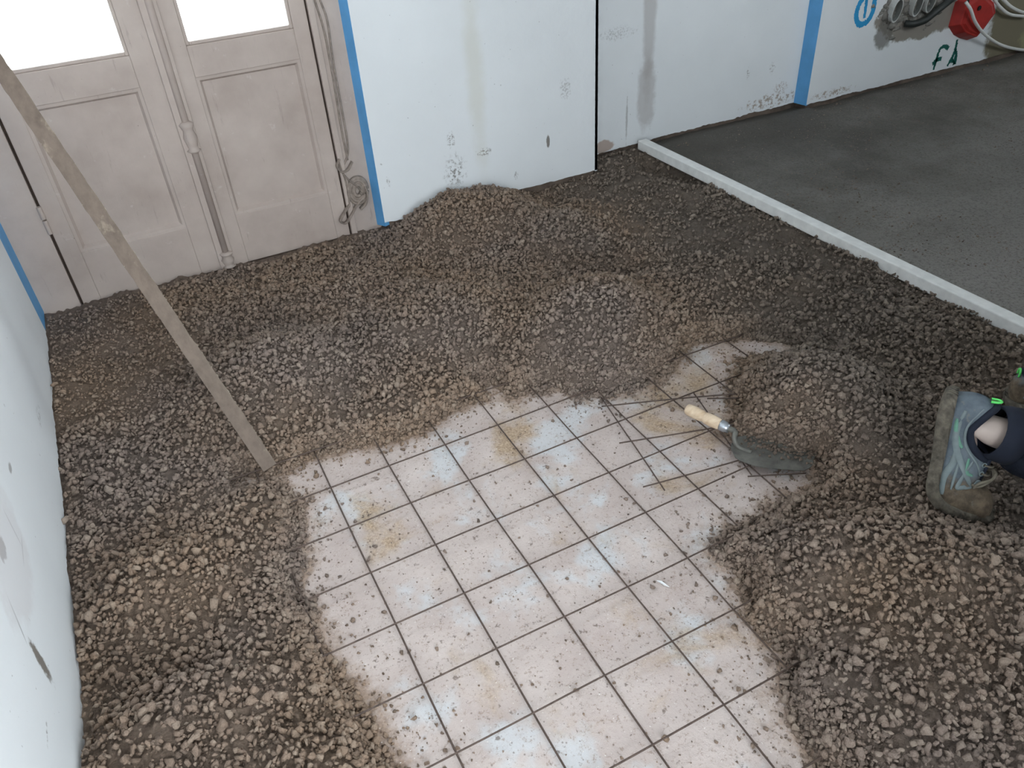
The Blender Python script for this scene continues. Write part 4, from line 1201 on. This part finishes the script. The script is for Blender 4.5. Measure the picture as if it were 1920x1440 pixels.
        m = MB(); m.add(V, Fc); m.build('sole', M['sole'], root, smooth=True)
        # padded collar around the opening
        P = []
        for k in range(41):
            t = 2 * math.pi * k / 40
            P.append(s.pt(0.066 + 0.055 * math.cos(t), math.pi / 2 + 0.86 * math.sin(t), 1.0))
        m = MB(); m.tube(P, 0.0075, 10, False); m.build('collar', M['collar'], root, smooth=True)
        # overlays: strips that follow the upper's side
        def strip(name, path, r, mat, k=1.02):
            P = spline([s.pt(a, ph, k) for a, ph in path], 8)
            m = MB(); tp_ = np.array([r * (0.35 + 0.65 * math.sin(math.pi * (i + 0.5) / len(P)) ** 0.5) for i in range(len(P))]); flat_strip(m, P, tp_, s, 0.0009); return m.build(name, mat, root, smooth=True)
        for sg in (0, 1):
            g = (lambda x: x) if sg == 0 else (lambda x: math.pi - x)
            strip('overlay', [(0.015, g(0.75)), (0.05, g(0.52)), (0.09, g(0.55)), (0.125, g(0.85)), (0.15, g(1.1))], 0.0028, M['overlay'])
            strip('overlay', [(0.02, g(0.30)), (0.06, g(0.26)), (0.10, g(0.30)), (0.15, g(0.62)), (0.18, g(0.95))], 0.0062, M['overlay'])
            strip('overlay', [(0.10, g(0.30)), (0.13, g(0.22)), (0.16, g(0.12)), (0.20, g(0.10))], 0.0068, M['overlay'])
            strip('overlay', [(0.12, g(0.75)), (0.15, g(0.55)), (0.18, g(0.50)), (0.195, g(0.75)), (0.185, g(1.05)), (0.16, g(1.12))], 0.0050, M['overlay'])
            strip('overlay', [(0.125, g(0.36)), (0.150, g(0.34)), (0.19, g(0.34))], 0.0030, M['overlay'])
            strip('mint_stripe', [(0.035, g(0.16)), (0.06, g(0.24)), (0.085, g(0.34)), (0.095, g(0.44))], 0.0045, M['mint'])
            strip('mint_stripe', [(0.115, g(0.62)), (0.13, g(0.56)), (0.145, g(0.62)), (0.150, g(0.8))], 0.0040, M['mint'])
            for a in (0.128, 0.146, 0.164, 0.180):
                c = s.pt(a, g(1.12), 1.03); _, d, nn = s.frame(a)
                P = [c + d * 0.0045 * math.cos(t) + (s.pt(a, g(1.2), 1.03) - s.pt(a, g(1.04), 1.03)) / np.linalg.norm(s.pt(a, g(1.2)) - s.pt(a, g(1.04))) * 0.0045 * math.sin(t) for t in np.linspace(0, 2 * math.pi, 13)]
                m = MB(); m.tube(P, 0.0014, 6, False); m.build('eyelet', M['overlay'], root, smooth=True)
        # laces
        for i, a in enumerate((0.128, 0.146, 0.164, 0.180)):
            P = spline([s.pt(a, 1.12, 1.03), s.pt(a + 0.004, 1.35, 1.10), s.pt(a + 0.006, math.pi / 2, 1.12), s.pt(a + 0.010, 1.8, 1.10), s.pt(a + 0.014, math.pi - 1.12, 1.03)], 6)
            m = MB(); m.tube(P, 0.0028, 8, True, 0.6); m.build('lace', M['lace'], root, smooth=True)
        for e in ((0.150, 1.2, 0.160, 0.9, 0.175, 0.85), (0.150, 1.9, 0.165, 2.2, 0.178, 2.3), (0.146, 1.3, 0.185, 1.1, 0.205, 1.0)):
            P = spline([s.pt(0.14, math.pi / 2, 1.14), s.pt(e[0], e[1], 1.28), s.pt(e[2], e[3], 1.2), s.pt(e[4], e[5], 1.12)], 6)
            m = MB(); m.tube(P, 0.0028, 8, True, 0.6); m.build('lace', M['lace'], root, smooth=True)
        # tongue and pull tabs
        m = MB(); V = []
        for a, k in ((0.165, 1.02), (0.14, 1.05), (0.118, 1.13), (0.106, 1.30), (0.100, 1.45)):
            V += [s.pt(max(a, 0.12), math.pi / 2 + q, k) + (s.frame(0.1)[1] * (a - max(a, 0.12))) for q in (-0.35, -0.17, 0, 0.17, 0.35)]
        m.add(V, [(i * 5 + j, i * 5 + j + 1, i * 5 + j + 6, i * 5 + j + 5) for i in range(4) for j in range(4)])
        o = m.build('tongue', M['collar'], root, smooth=True); sm = o.modifiers.new('thick', 'SOLIDIFY'); sm.thickness = 0.006
        tip = [s.pt(0.12, math.pi / 2 + q, 1.40) + s.frame(0.1)[1] * -0.018 for q in (-0.36, 0, 0.36)]
        m = MB(); m.tube(spline(tip, 6), 0.0032, 8); m.build('pull_tab', M['lime'], root, smooth=True)
        c = s.pt(0.006, math.pi / 2, 1.0); _, d, nn = s.frame(0.0)
        P = [c - d * 0.004 + s.s * x + nn * z for x, z in ((-0.008, -0.004), (-0.007, 0.008), (0, 0.014), (0.007, 0.008), (0.008, -0.004))]
        m = MB(); m.tube(spline(P, 5), 0.0025, 8); m.build('pull_tab', M['lime'], root, smooth=True)
        s.ankle = s.frame(0.062)[0] + s.frame(0.062)[2] * 0.074
        return root


FWD = np.array([0.52, -0.86, 0.0]); FWD /= np.linalg.norm(FWD); LEFT = np.array([-FWD[1], FWD[0], 0])
ball_r = onz((1757, 886), 0.108)
shR = Shoe(ball_r, FWD, math.radians(6), None, LEFT, lean=0.20); shR.build()
FL = FWD + LEFT * 0.25; FL /= np.linalg.norm(FL)          # the other foot stands flat, heel towards the viewer's left
ball_l = onz((1868, 742), 0.072) + FL * 0.245
shL = Shoe(ball_l, FL, math.pi / 2, None, LEFT, bend=0.0); shL.build()


def skinned(name, verts, edges, radii, mat, parent, root=0, sub=2):
    me = bpy.data.meshes.new(name); me.from_pydata([tuple(v) for v in verts], edges, []); me.update()
    o = link(name, me, mat, parent)
    sk = o.modifiers.new('skin', 'SKIN'); sk.use_smooth_shade = True
    for i, r_ in enumerate(radii):
        rr_ = (r_, r_) if np.isscalar(r_) else r_
        me.skin_vertices[0].data[i].radius = rr_; me.skin_vertices[0].data[i].use_root = (i == root)
    s_ = o.modifiers.new('sub', 'SUBSURF'); s_.levels = sub; s_.render_levels = sub
    return o


aR, aL = shR.ankle, shL.ankle
LEGD = np.array([0.80, -0.60, 0.0]); kR = aR + LEGD * 0.40; kR[2] = 0.115
kL = aL + FWD * 0.35 + np.array([0, 0, 0.20])
hipc = kR - FWD * 0.12 + LEFT * 0.06 + np.array([0, 0, 0.39])
hR = hipc - LEFT * 0.09; hL = hipc + LEFT * 0.09
waist = hipc + FWD * 0.10 + np.array([0, 0, 0.14]); chest = waist + FWD * 0.20 + np.array([0, 0, 0.20]); neck = chest + FWD * 0.10 + np.array([0, 0, 0.13])
shoR = chest - LEFT * 0.18 + np.array([0, 0, 0.06]); shoL = chest + LEFT * 0.18 + np.array([0, 0, 0.06])
elR = shoR + FWD * 0.14 + np.array([0, 0, -0.27]) - LEFT * 0.04; elL = shoL + FWD * 0.14 + np.array([0, 0, -0.27]) + LEFT * 0.04
wrR = elR + FWD * 0.16 + np.array([0, 0, -0.19]); wrL = elL + FWD * 0.16 + np.array([0, 0, -0.19])
head0 = neck + FWD * 0.04 + np.array([0, 0, 0.07]); head1 = neck + FWD * 0.08 + np.array([0, 0, 0.19])
# one continuous body: feet, shins, thighs, trunk, arms, hands with fingers, neck and head
V = []; E_ = []; R_ = []


def add(p, r_, par=None):
    V.append(np.array(p, float)); R_.append(r_)
    if par is not None: E_.append((par, len(V) - 1))
    return len(V) - 1


ip = add(hipc, 0.095)
for h_, k_, a_, sh in ((hR, kR, aR, shR), (hL, kL, aL, shL)):
    i = add(h_, 0.070, ip); i = add((h_ + k_) / 2, 0.056, i); i = add(k_, 0.046, i); i = add(k_ * 0.55 + a_ * 0.45 + np.array([0, 0, 0.012]), 0.050, i)
    i = add(a_ * 0.8 + k_ * 0.2, 0.036, i); i = add(a_, 0.034, i)
    hp = sh.frame(0.05); i = add(hp[0] + hp[2] * 0.035, 0.030, i); mp = sh.frame(0.13); i = add(mp[0] + mp[2] * 0.034, 0.030, i)
    tp = sh.frame(0.21); i = add(tp[0] + tp[2] * 0.025, 0.024, i)
iw = add(waist, 0.105, ip); ic = add(chest, 0.12, iw); inn = add(neck, 0.052, ic); ih = add(head0, 0.062, inn); ih2 = add((head0 + head1) / 2, 0.082, ih); add(head1, 0.072, ih2)
for so, el, wr, sg in ((shoR, elR, wrR, -1), (shoL, elL, wrL, 1)):
    i = add(so, 0.062, ic); i = add((so + el) / 2, 0.048, i); i = add(el, 0.040, i); i = add(wr, 0.027, i)
    pc = wr + FWD * 0.05 + np.array([0, 0, -0.03]); i = add(pc, (0.034, 0.018), i)
    for q in range(4):
        off = LEFT * (q - 1.5) * 0.018; f1 = add(pc + off + FWD * 0.035 + np.array([0, 0, -0.012]), 0.009, i); f2 = add(pc + off + FWD * (0.060 - 0.004 * abs(q - 1.5)) + np.array([0, 0, -0.032]), 0.008, f1); add(pc + off + FWD * 0.066 + np.array([0, 0, -0.052]), 0.007, f2)
    t1 = add(pc + LEFT * sg * -0.035 + FWD * 0.005, 0.010, i); add(pc + LEFT * sg * -0.045 + FWD * 0.035 + np.array([0, 0, -0.015]), 0.008, t1)
body = skinned('body', V, E_, R_, M['skin'], person)
# trousers, sweater
V = []; E_ = []; R_ = []
ip = add(hipc, 0.145)
for h_, k_, a_ in ((hR, kR, aR), (hL, kL, aL)):
    i = add(h_, 0.115, ip); i = add((h_ + k_) / 2, 0.098, i); i = add(k_ + np.array([0, 0, 0.01]), 0.078, i)
    i = add(k_ * 0.6 + a_ * 0.4 + np.array([0, 0, 0.016]), 0.080, i)
    i = add(k_ * 0.30 + a_ * 0.70 + np.array([0, 0, 0.0]), 0.082, i); add(k_ * 0.05 + a_ * 0.95 + np.array([0, 0, -0.006]), 0.074, i)
add(waist, 0.132, ip)
tro = skinned('trousers', V, E_, R_, M['trouser'], person, sub=3)
tx = bpy.data.textures.new('folds', 'CLOUDS'); tx.noise_scale = 0.05
dm = tro.modifiers.new('folds', 'DISPLACE'); dm.texture = tx; dm.strength = 0.016; dm.texture_coords = 'GLOBAL'
for k_, a_ in ((kR, aR), (kL, aL)):
    ax = (k_ - a_) / np.linalg.norm(k_ - a_); c0 = a_ + ax * 0.004; c1 = a_ + ax * 0.028
    m = MB(); m.tube([c0, c0 + ax * 0.003, c1 - ax * 0.003, c1 + ax * 0.02], [0.050, 0.054, 0.058, 0.060], 24, False)
    o = m.build('cuff', M['collar'], person, smooth=True); sm = o.modifiers.new('thick', 'SOLIDIFY'); sm.thickness = 0.005
V = []; E_ = []; R_ = []
ip = add(hipc * 0.55 + waist * 0.45 - FWD * 0.01, 0.152); iw = add(waist, 0.142, ip); ic = add(chest, 0.155, iw); add(neck - FWD * 0.02, 0.068, ic)
for so, el, wr in ((shoR, elR, wrR), (shoL, elL, wrL)):
    i = add(so, 0.080, ic); i = add((so + el) / 2, 0.064, i); i = add(el, 0.054, i); add(wr * 0.9 + el * 0.1, 0.038, i)
skinned('sweater', V, E_, R_, M['jacket'], person)
# hair cap, ears, nose, eyes, mouth as shaped pieces of the head
hc = (head0 + head1) / 2; hx = (head1 - head0); hx /= np.linalg.norm(hx); hf = FWD - hx * (FWD @ hx); hf /= np.linalg.norm(hf)
V = []; Fh = []; nu, nv = 20, 12
for i in range(nv + 1):
    for j in range(nu):
        th = math.pi * 0.62 * i / nv; ph = 2 * math.pi * j / nu
        d = hx * math.cos(th) + (hf * math.cos(ph) * 1.08 + LEFT * math.sin(ph) * 0.92) * math.sin(th)
        lim = 0.72 if math.cos(ph) > 0.35 else 1.0
        th2 = th * lim; d = hx * math.cos(th2) + (hf * math.cos(ph) * 1.1 + LEFT * math.sin(ph) * 0.95) * math.sin(th2)
        V.append(hc + hx * 0.045 + d * (0.098 + 0.004 * random.random()) - hf * 0.01)
Fh = [(i * nu + j, i * nu + (j + 1) % nu, (i + 1) * nu + (j + 1) % nu, (i + 1) * nu + j) for i in range(nv) for j in range(nu)]
m = MB(); m.add(V, Fh); o = m.build('hair', M['hair'], person, smooth=True); sm = o.modifiers.new('thick', 'SOLIDIFY'); sm.thickness = 0.008
